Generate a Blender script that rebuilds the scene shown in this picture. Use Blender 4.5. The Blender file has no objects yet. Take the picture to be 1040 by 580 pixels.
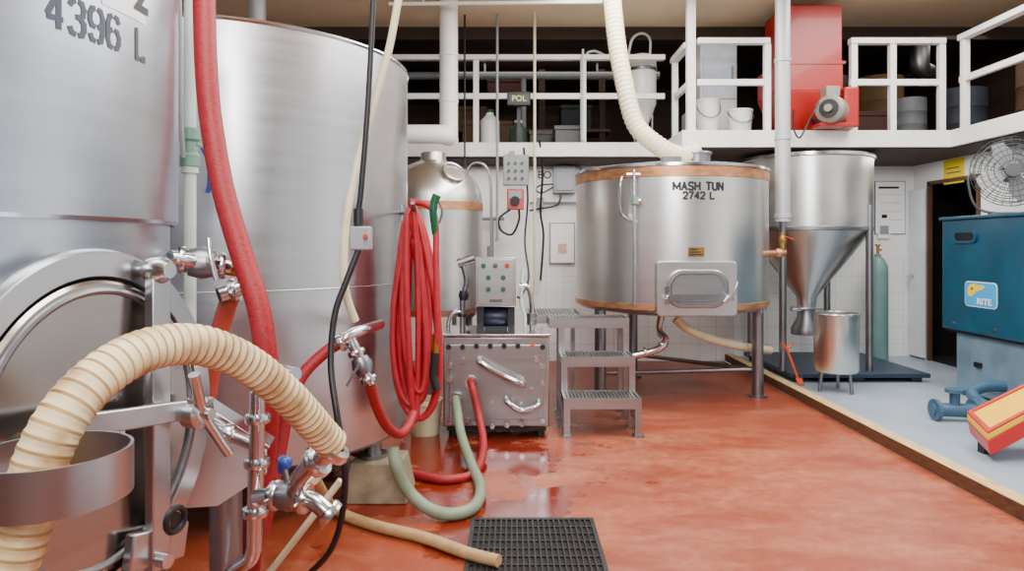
import bpy, bmesh, math, random
from mathutils import Vector as V, Matrix
random.seed(7)
SC=bpy.context.scene; COL=SC.collection
F=700.0; HX=520.0; HY=250.0; H=1.35; PI=math.pi
def W(px,py,Y): return V(((px-HX)*Y/F, Y, H-(py-HY)*Y/F))
def G(px,py,z=0.0):
    Y=(H-z)*F/(py-HY); return V(((px-HX)*Y/F,Y,z))
def lin(c): return c/12.92 if c<=.04045 else ((c+.055)/1.055)**2.4
def c(r,g,b): return (lin(r/255),lin(g/255),lin(b/255))
# ------------------------------------------------------------- materials
def pm(name,col,rough=.5,metal=0,var=.12,scale=6,stretch=(1,1,1),bump=0,col2=None,rvar=.08,coat=0,detail=4,lo=.3,hi=.7):
    m=bpy.data.materials.new(name); m.use_nodes=True; nt=m.node_tree; N=nt.nodes; L=nt.links
    bs=N['Principled BSDF']; tc=N.new('ShaderNodeTexCoord'); mp=N.new('ShaderNodeMapping'); mp.inputs['Scale'].default_value=stretch
    L.new(tc.outputs['Object'],mp.inputs[0]); no=N.new('ShaderNodeTexNoise'); no.inputs['Scale'].default_value=scale; no.inputs['Detail'].default_value=detail
    L.new(mp.outputs[0],no.inputs['Vector']); cr=N.new('ShaderNodeValToRGB')
    a=tuple(min(1,x*(1-var)) for x in col); b=tuple(min(1,x*(1+var)) for x in col) if col2 is None else col2
    cr.color_ramp.elements[0].position=lo; cr.color_ramp.elements[1].position=hi
    cr.color_ramp.elements[0].color=(*a,1); cr.color_ramp.elements[1].color=(*b,1)
    L.new(no.outputs['Fac'],cr.inputs[0]); L.new(cr.outputs[0],bs.inputs['Base Color'])
    mr=N.new('ShaderNodeMapRange'); mr.inputs['To Min'].default_value=max(.02,rough-rvar); mr.inputs['To Max'].default_value=rough+rvar
    L.new(no.outputs['Fac'],mr.inputs[0]); L.new(mr.outputs[0],bs.inputs['Roughness'])
    bs.inputs['Metallic'].default_value=metal; bs.inputs['Coat Weight'].default_value=coat
    if bump:
        bp=N.new('ShaderNodeBump'); bp.inputs['Strength'].default_value=bump; bp.inputs['Distance'].default_value=.01
        L.new(no.outputs['Fac'],bp.inputs['Height']); L.new(bp.outputs[0],bs.inputs['Normal'])
    return m
BR=(.7,.7,12)
steelA=pm('brushed_steel_blue',c(186,194,206),.31,1,.05,2,BR,.004,rvar=.04)
steelB=pm('brushed_steel_pale',c(196,197,201),.30,1,.05,2,BR,.004,rvar=.04)
steelC=pm('brushed_steel_warm',c(210,209,206),.32,1,.03,2,(.7,.7,7),.002,rvar=.03)
steelD=pm('polished_steel',c(200,200,202),.2,1,.06,8,rvar=.04)
steelF=pm('flat_rim_steel',c(178,180,184),.3,1,.06,5,rvar=.05)
steelM=pm('dull_steel',c(136,138,142),.38,1,.1,7,bump=.02,rvar=.05)
steelP=pm('cabinet_steel',c(158,159,160),.36,1,.05,2,BR,.004,rvar=.05)
steelDoor=pm('dished_door_steel',c(160,152,146),.2,1,.08,3,(.6,.6,6),rvar=.05)
ductm=pm('matte_grey_duct',c(188,190,192),.5,.5,.03,3)
dk=pm('dark_steel',c(52,52,54),.45,.8,.2,9)
copper=pm('aged_copper',c(180,118,76),.42,.85,.16,4,(2,2,6),col2=c(212,160,120))
brass=pm('brass',c(190,148,75),.3,1,.15,9)
redhose=pm('red_rubber',c(140,12,24),.55,0,.26,90,bump=.22)
redcoil=pm('crimson_coil_rubber',c(160,18,32),.45,0,.15,20)
redhose2=pm('salmon_rubber',c(160,58,42),.5,0,.18,14)
cream=pm('cream_hose',c(162,124,74),.55,0,.05,12,detail=9,col2=c(222,202,158),lo=.32,hi=.55)
creamb=pm('tan_hose_rib',c(120,82,42),.6,0,.1,13,col2=c(186,150,98))
clear=pm('milky_tube',c(214,206,170),.35,0,.08,12)
greenhose=pm('grey_green_hose',c(116,128,104),.5,0,.14,14)
floorhose=pm('beige_floor_hose',c(172,140,96),.5,0,.2,16)
blackr=pm('black_rubber',c(18,18,20),.45,0,.2,12)
white=pm('white_gloss_paint',c(234,234,230),.4,0,.04,5)
whitep=pm('white_plastic',c(226,226,222),.35,0,.03,7)
greyp=pm('grey_plastic',c(142,145,148),.45,0,.06,9)
beige=pm('grey_beige_motor',c(138,132,120),.45,.2,.08,9)
greyl=pm('grey_wire',c(78,81,84),.4,.6,.05,9)
greyd=pm('dark_grey_plastic',c(70,72,76),.5,0,.1,9)
pvc=pm('pale_pvc',c(198,210,200),.35,0,.05,9)
green=pm('green_paint',c(8,84,54),.4,0,.1,9)
greendim=pm('dull_green_plastic',c(30,62,46),.5,0,.1,9)
greenfit=pm('green_fitting',c(110,152,132),.4,0,.1,9)
blue=pm('blue_paint',c(18,50,130),.35,0,.1,9)
bluem=pm('dark_blue_motor',c(14,24,52),.4,0,.2,9)
teal=pm('teal_machine_paint',c(12,68,92),.38,0,.16,4,coat=.2,bump=.03)
teal2=pm('worn_grey_blue_paint',c(98,124,138),.45,0,.22,5)
bluepipe=pm('blue_grey_pipe_paint',c(52,84,108),.45,0,.2,6)
sky=pm('sticker_cyan',c(40,160,222),.4,0,.04,5)
redp=pm('red_machine_paint',c(158,18,12),.38,0,.1,4,coat=.15)
redc=pm('red_plastic',c(186,12,14),.35,0,.06,4)
yellow=pm('yellow_paint',c(232,184,0),.5,0,.03,6)
yellowe=pm('emblem_yellow',c(236,206,0),.4,0,.03,6)
yellows=pm('pale_yellow_sign',c(236,206,10),.5,0,.04,6)
yellowd=pm('dusty_yellow',c(90,68,28),.7,0,.3,6)
ink=pm('black_stencil_ink',c(20,22,26),.5,0,.1,30)
inkg=pm('grey_stencil_ink',c(58,64,78),.6,0,.12,40)
paper=pm('paper',c(245,245,242),.7,0,.02,9)
pink=pm('print_pink',c(215,170,160),.7,0,.25,30)
orange=pm('orange_plastic',c(210,84,34),.45,0,.08,9)
gascyl=pm('gas_cylinder_green',c(104,136,134),.45,0,.1,6)
conc=pm('concrete',c(128,112,90),.85,0,.3,12,bump=.3)
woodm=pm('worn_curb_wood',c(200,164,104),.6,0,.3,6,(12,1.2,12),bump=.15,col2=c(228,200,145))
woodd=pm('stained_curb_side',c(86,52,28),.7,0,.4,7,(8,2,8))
card=pm('cardboard',c(84,62,42),.8,0,.12,6)
ceil=pm('tan_ceiling',c(236,216,182),.8,0,.05,3)
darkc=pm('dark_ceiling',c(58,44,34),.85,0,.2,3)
darkw=pm('dark_brown_boards',c(58,42,32),.8,0,.35,3,(.6,.6,14),bump=.1)
greyfl=pm('grey_floor_paint',c(150,163,177),.32,0,.1,2.2,bump=.04,rvar=.1,detail=8)
doorw=pm('pale_door_paint',c(226,231,235),.45,0,.05,5)
painted_dark=pm('painted_darkness',c(16,14,14),.9)  # near-black colour that paints in the darkness of doorway and drain
sack=pm('sack_white',c(195,193,188),.8,0,.12,6,bump=.4)
led=pm('display_face',c(24,26,22),.3,0,.1,9)
ledg=pm('pale_digits',c(205,210,140),.5,0,.05,9)
gusm=pm('gusset_steel',c(215,216,218),.42,.85,.04,6)

def floor_red():
    m=bpy.data.materials.new('red_painted_floor'); m.use_nodes=True; nt=m.node_tree; N=nt.nodes; L=nt.links; bs=N['Principled BSDF']
    tc=N.new('ShaderNodeTexCoord')
    def noise(s,d=6,r=.6,st=None):
        n=N.new('ShaderNodeTexNoise'); n.inputs['Scale'].default_value=s; n.inputs['Detail'].default_value=d; n.inputs['Roughness'].default_value=r
        if st:
            mp=N.new('ShaderNodeMapping'); mp.inputs['Scale'].default_value=st; mp.inputs['Rotation'].default_value=(0,0,.5); L.new(tc.outputs['Object'],mp.inputs[0]); L.new(mp.outputs[0],n.inputs['Vector'])
        else: L.new(tc.outputs['Object'],n.inputs['Vector'])
        return n
    def ramp(src,p0,c0,p1,c1):
        r=N.new('ShaderNodeValToRGB'); e=r.color_ramp.elements; e[0].position=p0; e[0].color=(*c0,1); e[1].position=p1; e[1].color=(*c1,1); L.new(src,r.inputs[0]); return r
    def mixc(fac,a,col):
        x=N.new('ShaderNodeMix'); x.data_type='RGBA'; L.new(fac,x.inputs[0]); L.new(a,x.inputs[6]); x.inputs[7].default_value=(*col,1); return x.outputs[2]
    def dist(p,k,src):
        sp=N.new('ShaderNodeVectorMath'); sp.operation='DISTANCE'; L.new(tc.outputs['Object'],sp.inputs[0]); sp.inputs[1].default_value=p
        ma=N.new('ShaderNodeMath'); ma.operation='MULTIPLY_ADD'; L.new(sp.outputs['Value'],ma.inputs[0]); ma.inputs[1].default_value=-k; L.new(src,ma.inputs[2]); return ma.outputs[0]
    n1=noise(.8,9,.6); n2=noise(14,9,.78); n3=noise(2.2,5,.6); n4=noise(1.3,10,.72,(1,2.2,1))
    base=ramp(n1.outputs['Fac'],.3,c(124,48,23),.72,c(146,63,35))
    fine=ramp(n2.outputs['Fac'],.5,(0,0,0),.8,(.45,.45,.45))
    a=mixc(fine.outputs[0],base.outputs[0],c(172,98,66))
    pale=ramp(dist((1.4,3.8,0),.05,n4.outputs['Fac']),.36,(0,0,0),.62,(1,1,1))
    fc=ramp(n2.outputs['Fac'],.34,(.12,.12,.12),.64,(.72,.72,.72))
    pf=N.new('ShaderNodeMath'); pf.operation='MULTIPLY'; L.new(pale.outputs[0],pf.inputs[0]); L.new(fc.outputs[0],pf.inputs[1])
    a=mixc(pf.outputs[0],a,c(192,128,96))
    mxx=N.new('ShaderNodeMath'); mxx.operation='MAXIMUM'; L.new(dist((-.35,4.5,0),.22,n3.outputs['Fac']),mxx.inputs[0]); L.new(dist((-.3,3.7,0),.30,n3.outputs['Fac']),mxx.inputs[1])
    wet=ramp(mxx.outputs[0],.33,(0,0,0),.40,(.9,.9,.9))
    a=mixc(wet.outputs[0],a,c(102,24,10))
    L.new(a,bs.inputs['Base Color'])
    rr=N.new('ShaderNodeMapRange'); rr.inputs['To Min'].default_value=.24; rr.inputs['To Max'].default_value=.52; L.new(n2.outputs['Fac'],rr.inputs[0])
    m3=N.new('ShaderNodeMix'); m3.data_type='FLOAT'; L.new(wet.outputs[0],m3.inputs[0]); L.new(rr.outputs[0],m3.inputs[2]); m3.inputs[3].default_value=.05
    L.new(m3.outputs[0],bs.inputs['Roughness'])
    bp=N.new('ShaderNodeBump'); bp.inputs['Strength'].default_value=.06; bp.inputs['Distance'].default_value=.01; L.new(n2.outputs['Fac'],bp.inputs['Height']); L.new(bp.outputs[0],bs.inputs['Normal'])
    return m
def wall_white():
    m=bpy.data.materials.new('white_wall_tiled_below'); m.use_nodes=True; nt=m.node_tree; N=nt.nodes; L=nt.links; bs=N['Principled BSDF']
    tc=N.new('ShaderNodeTexCoord'); s=N.new('ShaderNodeSeparateXYZ'); L.new(tc.outputs['Object'],s.inputs[0])
    cb=N.new('ShaderNodeCombineXYZ'); L.new(s.outputs[0],cb.inputs[0]); L.new(s.outputs[2],cb.inputs[1])
    b=N.new('ShaderNodeTexBrick'); b.offset=0; b.inputs['Scale'].default_value=1; b.inputs['Brick Width'].default_value=.2; b.inputs['Row Height'].default_value=.2
    b.inputs['Mortar Size'].default_value=.003; b.inputs['Color1'].default_value=(*c(242,242,240),1); b.inputs['Color2'].default_value=(*c(238,239,238),1); b.inputs['Mortar'].default_value=(*c(208,208,204),1)
    L.new(cb.outputs[0],b.inputs['Vector'])
    lt=N.new('ShaderNodeMath'); lt.operation='LESS_THAN'; L.new(s.outputs[2],lt.inputs[0]); lt.inputs[1].default_value=1.2
    mx=N.new('ShaderNodeMix'); mx.data_type='RGBA'; L.new(lt.outputs[0],mx.inputs[0]); mx.inputs[6].default_value=(*c(242,242,240),1); L.new(b.outputs['Color'],mx.inputs[7])
    L.new(mx.outputs[2],bs.inputs['Base Color']); bs.inputs['Roughness'].default_value=.35
    return m
redfl=floor_red(); wallw=wall_white()
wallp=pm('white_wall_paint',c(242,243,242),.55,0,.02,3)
walll=pm('darkened_wall_paint',c(165,165,163),.6,0,.08,2)  # left wall colour darkened so the tanks reflect less white
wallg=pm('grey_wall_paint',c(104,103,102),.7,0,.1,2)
# ------------------------------------------------------------- mesh builder
def frame(d):
    d=d.normalized(); a=V((0,0,1)) if abs(d.z)<.9 else V((1,0,0)); u=d.cross(a).normalized(); return u,d.cross(u).normalized()
def spline(P,res=8,closed=False):
    P=[V(p) for p in P]; n=len(P); out=[]
    for i in range(n if closed else n-1):
        if closed: p0,p1,p2,p3=P[i-1],P[i],P[(i+1)%n],P[(i+2)%n]
        else: p0=P[max(0,i-1)];p1=P[i];p2=P[i+1];p3=P[min(n-1,i+2)]
        for k in range(res):
            t=k/res; out.append(.5*((2*p1)+(p2-p0)*t+(2*p0-5*p1+4*p2-p3)*t*t+(3*p1-p0-3*p2+p3)*t**3))
    if not closed: out.append(P[-1])
    return out
def resample(P,ds):
    out=[P[0]]; acc=0
    for a,b in zip(P,P[1:]):
        L=(b-a).length; pos=ds-acc
        while pos<=L and L>0: out.append(a.lerp(b,pos/L)); pos+=ds
        acc=L-(pos-ds)
    return out
def rr(w,h,r,n=5):
    o=[]
    for cx,cy,a in ((w/2-r,h/2-r,0),(-w/2+r,h/2-r,90),(-w/2+r,-h/2+r,180),(w/2-r,-h/2+r,270)):
        for k in range(n+1):
            t=math.radians(a+90*k/n); o.append((cx+r*math.cos(t),cy+r*math.sin(t)))
    return o
def mat4(u,v,n,p): return Matrix(((u[0],v[0],n[0],p[0]),(u[1],v[1],n[1],p[1]),(u[2],v[2],n[2],p[2]),(0,0,0,1)))
GLY={'M':[[(0,0),(0,1),(.5,.2),(1,1),(1,0)]],'A':[[(0,0),(.5,1),(1,0)],[(.2,.33),(.8,.33)]],'S':[[(1,.85),(.8,1),(.2,1),(0,.8),(.15,.56),(.85,.44),(1,.2),(.8,0),(.2,0),(0,.15)]],
'H':[[(0,0),(0,1)],[(1,0),(1,1)],[(0,.5),(1,.5)]],'T':[[(0,1),(1,1)],[(.5,0),(.5,1)]],'U':[[(0,1),(0,.2),(.25,0),(.75,0),(1,.2),(1,1)]],'N':[[(0,0),(0,1),(1,0),(1,1)]],
'2':[[(0,.8),(.2,1),(.8,1),(1,.8),(1,.6),(0,0),(1,0)]],'7':[[(0,1),(1,1),(.3,0)]],'4':[[(.75,0),(.75,1),(0,.3),(1,.3)]],'L':[[(0,1),(0,0),(1,0)]]}
NINE=[[(.41,1),(.16,.97),(0,.8),(0,.62),(.14,.47),(.41,.43)],[(.61,.44),(.8,.48),(.9,.54)],[(.61,1),(.86,.96),(1,.78),(1,.28),(.86,.05),(.61,0)],[(.41,0),(.14,.04),(0,.2)]]
GLS={'4':[[(.74,0),(.74,1)],[(.6,.95),(.02,.36)],[(0,.3),(.58,.3)],[(.88,.3),(1.02,.3)]],
'3':[[(0,.82),(.16,.97),(.41,1)],[(.61,1),(.86,.97),(1,.8),(.94,.62),(.7,.53),(.42,.53)],[(.76,.5),(1,.38),(1,.18),(.86,.03),(.61,0)],[(.41,0),(.14,.04),(0,.2)]],
'9':NINE,'6':[[(1-x,1-y) for x,y in q] for q in NINE],'L':[[(.1,1),(.1,0),(.42,0)],[(.62,0),(1,0),(1,.14)]]}
class B:
    def __init__(s): s.bm=bmesh.new(); s.mi=0; s.tf=None
    def v(s,p): return s.bm.verts.new(s.tf@V(p) if s.tf else V(p))
    def f(s,vs):
        try: f=s.bm.faces.new(vs); f.material_index=s.mi
        except ValueError: pass
    def hexa(s,q8):
        q=[s.v(p) for p in q8]
        for i in ((0,3,2,1),(4,5,6,7),(0,1,5,4),(1,2,6,5),(2,3,7,6),(3,0,4,7)): s.f([q[k] for k in i])
        return s
    def bx(s,x0,x1,y0,y1,z0,z1):
        return s.hexa([(x,y,z) for z in (z0,z1) for x,y in ((x0,y0),(x1,y0),(x1,y1),(x0,y1))])
    def bar(s,p0,p1,w,t,up=(0,0,1)):
        p0=V(p0);p1=V(p1);d=(p1-p0).normalized();u=d.cross(V(up)); 
        if u.length<1e-3: u=d.cross(V((0,1,0)))
        u.normalize(); w2=u.cross(d)
        return s.hexa([p+u*a*w/2+w2*b*t/2 for p in (p0,p1) for a,b in ((-1,-1),(1,-1),(1,1),(-1,1))])
    def cyl(s,p0,p1,r0,r1=None,n=24,cap=True):
        p0=V(p0);p1=V(p1); r1=r0 if r1 is None else r1; u,w=frame(p1-p0); A=[];C=[]
        for k in range(n):
            a=2*PI*k/n; d=u*math.cos(a)+w*math.sin(a); A.append(s.v(p0+d*r0)); C.append(s.v(p1+d*r1))
        for k in range(n): s.f([A[k],A[(k+1)%n],C[(k+1)%n],C[k]])
        if cap: s.f(A[::-1]); s.f(C)
        return s
    def lathe(s,prof,ctr=(0,0,0),n=64,ax=None):
        ctr=V(ctr)
        if ax is None: u,w,d=V((1,0,0)),V((0,1,0)),V((0,0,1))
        else: d=V(ax).normalized(); u,w=frame(d)
        prev=None
        for r,z in prof:
            if r<1e-5: ring=[s.v(ctr+d*z)]
            else: ring=[s.v(ctr+d*z+(u*math.cos(2*PI*k/n)+w*math.sin(2*PI*k/n))*r) for k in range(n)]
            if prev:
                if len(prev)==1 and len(ring)>1:
                    for k in range(n): s.f([prev[0],ring[k],ring[(k+1)%n]])
                elif len(ring)==1 and len(prev)>1:
                    for k in range(n): s.f([prev[k],prev[(k+1)%n],ring[0]])
                elif len(ring)>1:
                    for k in range(n): s.f([prev[k],prev[(k+1)%n],ring[(k+1)%n],ring[k]])
            prev=ring
        return s
    def torus(s,ctr,R,r,ax=(0,0,1),n=32,m=8):
        ctr=V(ctr);d=V(ax).normalized();u,w=frame(d); g=[]
        for k in range(n):
            e=u*math.cos(2*PI*k/n)+w*math.sin(2*PI*k/n)
            g.append([s.v(ctr+e*(R+r*math.cos(2*PI*j/m))+d*r*math.sin(2*PI*j/m)) for j in range(m)])
        for k in range(n):
            for j in range(m): s.f([g[k][j],g[(k+1)%n][j],g[(k+1)%n][(j+1)%m],g[k][(j+1)%m]])
        return s
    def ball(s,ctr,r,n=16,m=10):
        prof=[(r*math.sin(PI*j/m),-r*math.cos(PI*j/m)) for j in range(m+1)]; prof[0]=(0,-r);prof[-1]=(0,r)
        return s.lathe(prof,ctr,n)
    def tube(s,pts,r,n=10,res=8,closed=False,smooth=True,band=0,rib=0.0):
        P=spline(pts,res,closed) if smooth else [V(p) for p in pts]
        if band: P=resample(P,band/4)
        N=len(P); rings=[]; u=None
        for i in range(N):
            a=P[i-1] if (i>0 or closed) else P[0]; b=P[(i+1)%N] if (i<N-1 or closed) else P[-1]
            d=(b-a); d=d.normalized() if d.length>1e-9 else V((0,0,1))
            if u is None: u,_=frame(d)
            u=(u-d*u.dot(d)).normalized(); w=d.cross(u)
            R=r(i/(N-1)) if callable(r) else r
            if band and i%4 in (0,1): R*=1+rib
            rings.append([s.v(P[i]+(u*math.cos(2*PI*k/n)+w*math.sin(2*PI*k/n))*R) for k in range(n)])
        for i in range(N if closed else N-1):
            A=rings[i];C=rings[(i+1)%N]; s.mi=1 if band and i%4==0 else 0
            for k in range(n): s.f([A[k],A[(k+1)%n],C[(k+1)%n],C[k]])
        s.mi=0
        if not closed: s.f(rings[0][::-1]); s.f(rings[-1])
        return s
    def prism(s,pts,z0,z1):
        A=[s.v((x,y,z0)) for x,y in pts];C=[s.v((x,y,z1)) for x,y in pts]; n=len(pts)
        for k in range(n): s.f([A[k],A[(k+1)%n],C[(k+1)%n],C[k]])
        s.f(A[::-1]);s.f(C); return s
    def ring(s,pts,pts2,z0,z1):
        n=len(pts); a=[[s.v((x,y,z)) for x,y in p] for p in (pts,pts2) for z in (z0,z1)]
        for k in range(n):
            j=(k+1)%n
            s.f([a[0][k],a[0][j],a[1][j],a[1][k]]); s.f([a[2][k],a[2][j],a[3][j],a[3][k]])
            s.f([a[1][k],a[1][j],a[3][j],a[3][k]]); s.f([a[0][k],a[0][j],a[2][j],a[2][k]])
        return s
    def text(s,body,size,fn,off=0.0,space=1.0):
        cu=bpy.data.curves.new('t','FONT'); cu.body=body; cu.size=size; cu.align_x='CENTER'; cu.align_y='CENTER'; cu.offset=off; cu.space_character=space
        o=bpy.data.objects.new('t',cu); COL.objects.link(o); dg=bpy.context.evaluated_depsgraph_get(); dg.update()
        me=bpy.data.meshes.new_from_object(o.evaluated_get(dg)); vs=[s.bm.verts.new(fn(v.co.x,v.co.y)) for v in me.vertices]
        for p in me.polygons: s.f([vs[i] for i in p.vertices])
        bpy.data.objects.remove(o); bpy.data.meshes.remove(me); bpy.data.curves.remove(cu); return s
    def strokes(s,body,h,sw,fn,gly=GLY,cap=1.0,cw=.62,cg=.27):
        wd=[(.4 if ch==' ' else .86 if ch=='M' else cw)*h for ch in body]; gap=cg*h; tot=sum(wd)+gap*(len(body)-1); x=-tot/2
        for ch,w in zip(body,wd):
            for pl in gly.get(ch,[]):
                q=[(x+a*w,(b-.5)*h) for a,b in pl]; L_=len(q)-1
                for i,((x0,y0),(x1,y1)) in enumerate(zip(q,q[1:])):
                    l=math.hypot(x1-x0,y1-y0); dx,dy=(x1-x0)/l*sw/2,(y1-y0)/l*sw/2
                    a=.7 if i>0 else cap*.5; e=.7 if i<L_-1 else cap*.5
                    s.f([s.bm.verts.new(fn(*t)) for t in ((x0-a*dx+dy,y0-a*dy-dx),(x1+e*dx+dy,y1+e*dy-dx),(x1+e*dx-dy,y1+e*dy+dx),(x0-a*dx-dy,y0-a*dy+dx))])
            x+=w+gap
        return s
LOC={}
def mk(name,b,mats,origin,bevel=0):
    bmesh.ops.recalc_face_normals(b.bm,faces=b.bm.faces)
    for v in b.bm.verts: v.co-=origin
    me=bpy.data.meshes.new(name); b.bm.to_mesh(me); b.bm.free()
    for m in (mats if isinstance(mats,(list,tuple)) else [mats]): me.materials.append(m)
    for p in me.polygons: p.use_smooth=True
    me.set_sharp_from_angle(angle=math.radians(38))
    o=bpy.data.objects.new(name,me); COL.objects.link(o)
    if bevel:
        md=o.modifiers.new('bevel','BEVEL'); md.width=bevel; md.segments=2; md.limit_method='ANGLE'; md.angle_limit=math.radians(40)
    return o
def tag(o,label,cat,group=None):
    o['label']=label; o['category']=cat
    if group: o['group']=group
def T(name,label,cat,loc,group=None):
    o=bpy.data.objects.new(name,None); COL.objects.link(o); o.location=loc; o.empty_display_size=.1; tag(o,label,cat,group); LOC[o.name]=V(loc); return o
def P(name,b,mats,parent,bevel=0,label=None):
    o=mk(name,b,mats,LOC[parent.name],bevel); LOC[o.name]=LOC[parent.name]; o.parent=parent
    if label: o['label']=label
    return o
def S(name,b,mats,label,cat,group=None,bevel=0):
    vs=[v.co for v in b.bm.verts]; org=V(((min(v.x for v in vs)+max(v.x for v in vs))/2,(min(v.y for v in vs)+max(v.y for v in vs))/2,min(v.z for v in vs)))
    o=mk(name,b,mats,org,bevel); o.location=org; LOC[o.name]=org; tag(o,label,cat,group); return o
def ST(name,b,mats,bevel=0):
    o=mk(name,b,mats,V((0,0,0)),bevel); o['kind']='structure'; LOC[o.name]=V((0,0,0)); return o
def hit(px,py,C,r):
    a=(px-HX)/F; A=a*a+1; Bq=-2*(a*C[0]+C[1]); Cq=C[0]**2+C[1]**2-r*r; t=(-Bq-math.sqrt(max(0,Bq*Bq-4*A*Cq)))/(2*A)
    p=W(px,py,t); return p,math.atan2(p.y-C[1],p.x-C[0])
def onc(C,r,th,z0): return lambda x,y: V((C[0]+r*math.cos(th+x/r),C[1]+r*math.sin(th+x/r),z0+y))
def clamp(b,p,ax,r):
    ax=V(ax).normalized(); p=V(p)
    b.lathe([(r*.8,-.014),(r*1.32,-.012),(r*1.42,-.004),(r*1.42,.004),(r*1.32,.012),(r*.8,.014)],p,24,ax)
    u,w=frame(ax); b.cyl(p+u*r*1.2,p+u*r*2.1,.006,n=8)
# ------------------------------------------------------------- setting
CURB=2.5; XR=4.72; YB=8.1
ST('floor',B().bx(-3.8,CURB,-2.4,YB,-.1,0),redfl)
ST('floor',B().bx(CURB+.1,XR,-2.4,YB,-.1,.06),greyfl)
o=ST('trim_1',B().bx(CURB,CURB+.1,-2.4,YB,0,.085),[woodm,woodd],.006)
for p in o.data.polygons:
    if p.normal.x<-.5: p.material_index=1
ST('wall_back',B().bx(-3.8,XR,YB,YB+.1,0,2.29),wallw)
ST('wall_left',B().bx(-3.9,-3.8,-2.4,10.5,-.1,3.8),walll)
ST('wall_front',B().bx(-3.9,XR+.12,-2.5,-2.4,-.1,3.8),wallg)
D0,D1=6.98,7.80
ST('wall_right',B().bx(XR,XR+.02,D1,YB,0,2.29).bx(XR,XR+.02,1.5,D0,0,2.29).bx(XR,XR+.02,D0,D1,2.04,2.29),wallp)
ST('wall_side_room',B().bx(XR+.9,XR+1,6.5,8.3,0,2.29).bx(XR+.02,XR+.9,8.2,8.3,0,2.29).bx(XR+.02,XR+.9,6.5,6.6,0,2.29).bx(XR+.02,XR+1,6.5,8.3,-.02,.05).bx(XR+.02,XR+.9,6.6,8.3,2.2,2.28),painted_dark)  # side room coloured near-black, so the doorway's shade is painted
ST('trim_2',B().bx(XR-.02,XR+.02,D1-.03,D1+.01,.06,2.08).bx(XR-.02,XR+.02,D0-.04,D0,.06,2.08).bx(XR-.02,XR+.02,D0,D1,2.04,2.08),woodd)
dr=ST('door_1',B().bx(XR-.065,XR-.025,D1+.02,D1+.28,.08,2.0),doorw,.004)
P('door_handle',B().cyl((XR-.065,D1+.22,1.0),(XR-.12,D1+.22,1.0),.012,n=12).cyl((XR-.12,D1+.22,1.0),(XR-.12,D1+.12,1.0),.01,n=12).cyl((XR-.072,D1+.22,1.0),(XR-.065,D1+.22,1.0),.03,n=16),steelD,dr)
ZB,ZT=2.29,2.46
ST('floor',B().bx(-3.8,6,7.42,10.5,ZB,ZT).bx(1.67,6,6.64,7.42,ZB,ZT).bx(4.24,6,4.6,6.64,ZB,ZT),darkw)
ST('trim_3',B().bx(-3.8,1.63,7.38,7.42,ZB+.02,ZT).bx(1.63,1.67,6.6,7.42,ZB+.02,ZT).bx(1.67,4.2,6.6,6.64,ZB+.01,ZT).bx(4.2,4.24,4.6,6.64,ZB+.01,ZT),white,.004)
ST('wall_mezzanine',B().bx(-3.8,6.1,10.5,10.6,ZT,3.8),darkw)
ST('wall_mezzanine_right',B().bx(6,6.1,4.6,10.5,ZB,3.8),darkw)
ST('ceiling',B().bx(-3.9,6.1,-2.5,7.75,3.8,3.9),ceil)
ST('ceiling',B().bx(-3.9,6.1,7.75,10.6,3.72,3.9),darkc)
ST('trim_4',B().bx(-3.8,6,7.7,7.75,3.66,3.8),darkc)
# ------------------------------------------------------------- guard rails
def rail(label,x0,y0,x1,y1,posts,zs=(3.36,2.95),base=ZT):
    t=T('guard_rail',label,'railing',((x0+x1)/2,(y0+y1)/2,base),None)
    d=V((x1-x0,y1-y0,0))
    for k in posts:
        p=V((x0,y0,base))+d*k; P('post',B().bx(p.x-.03,p.x+.03,p.y-.03,p.y+.03,base,zs[0]-.03),white,t,.004)
    for z in zs: P('rail',B().bar(V((x0,y0,z)),V((x1,y1,z)),.045 if z!=zs[0] else .08,.06 if z!=zs[0] else .055),white,t,.004)
    return t
rail('long white wooden guard rail on the loft edge left of the mash tun hose',-3.0,7.5,1.66,7.5,(.02,.32,.56,.81),(3.40,2.98))
rail('white guard rail around the two white buckets on the loft balcony',1.80,6.7,2.50,6.7,(.97,),(3.34,2.94))
rail('short white side rail at the left end of the loft balcony',1.74,6.82,1.74,7.42,(.9,),(3.34,2.94))
rail('white guard rail on the loft right of the red mill housing',3.28,6.7,4.2,6.7,(.04,.45,.97),(3.34,2.94))
rail('white guard rail running along the right loft edge above the fan',4.3,4.65,4.3,6.60,(.05,.5,.97),(3.34,2.94))
S('support_post',B().bx(1.70,1.78,6.67,6.75,ZT,3.8).bx(1.69,1.79,6.66,6.76,ZT,ZT+.02),white,'tall white post from loft floor to ceiling at the balcony corner','post',None,.004)
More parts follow.
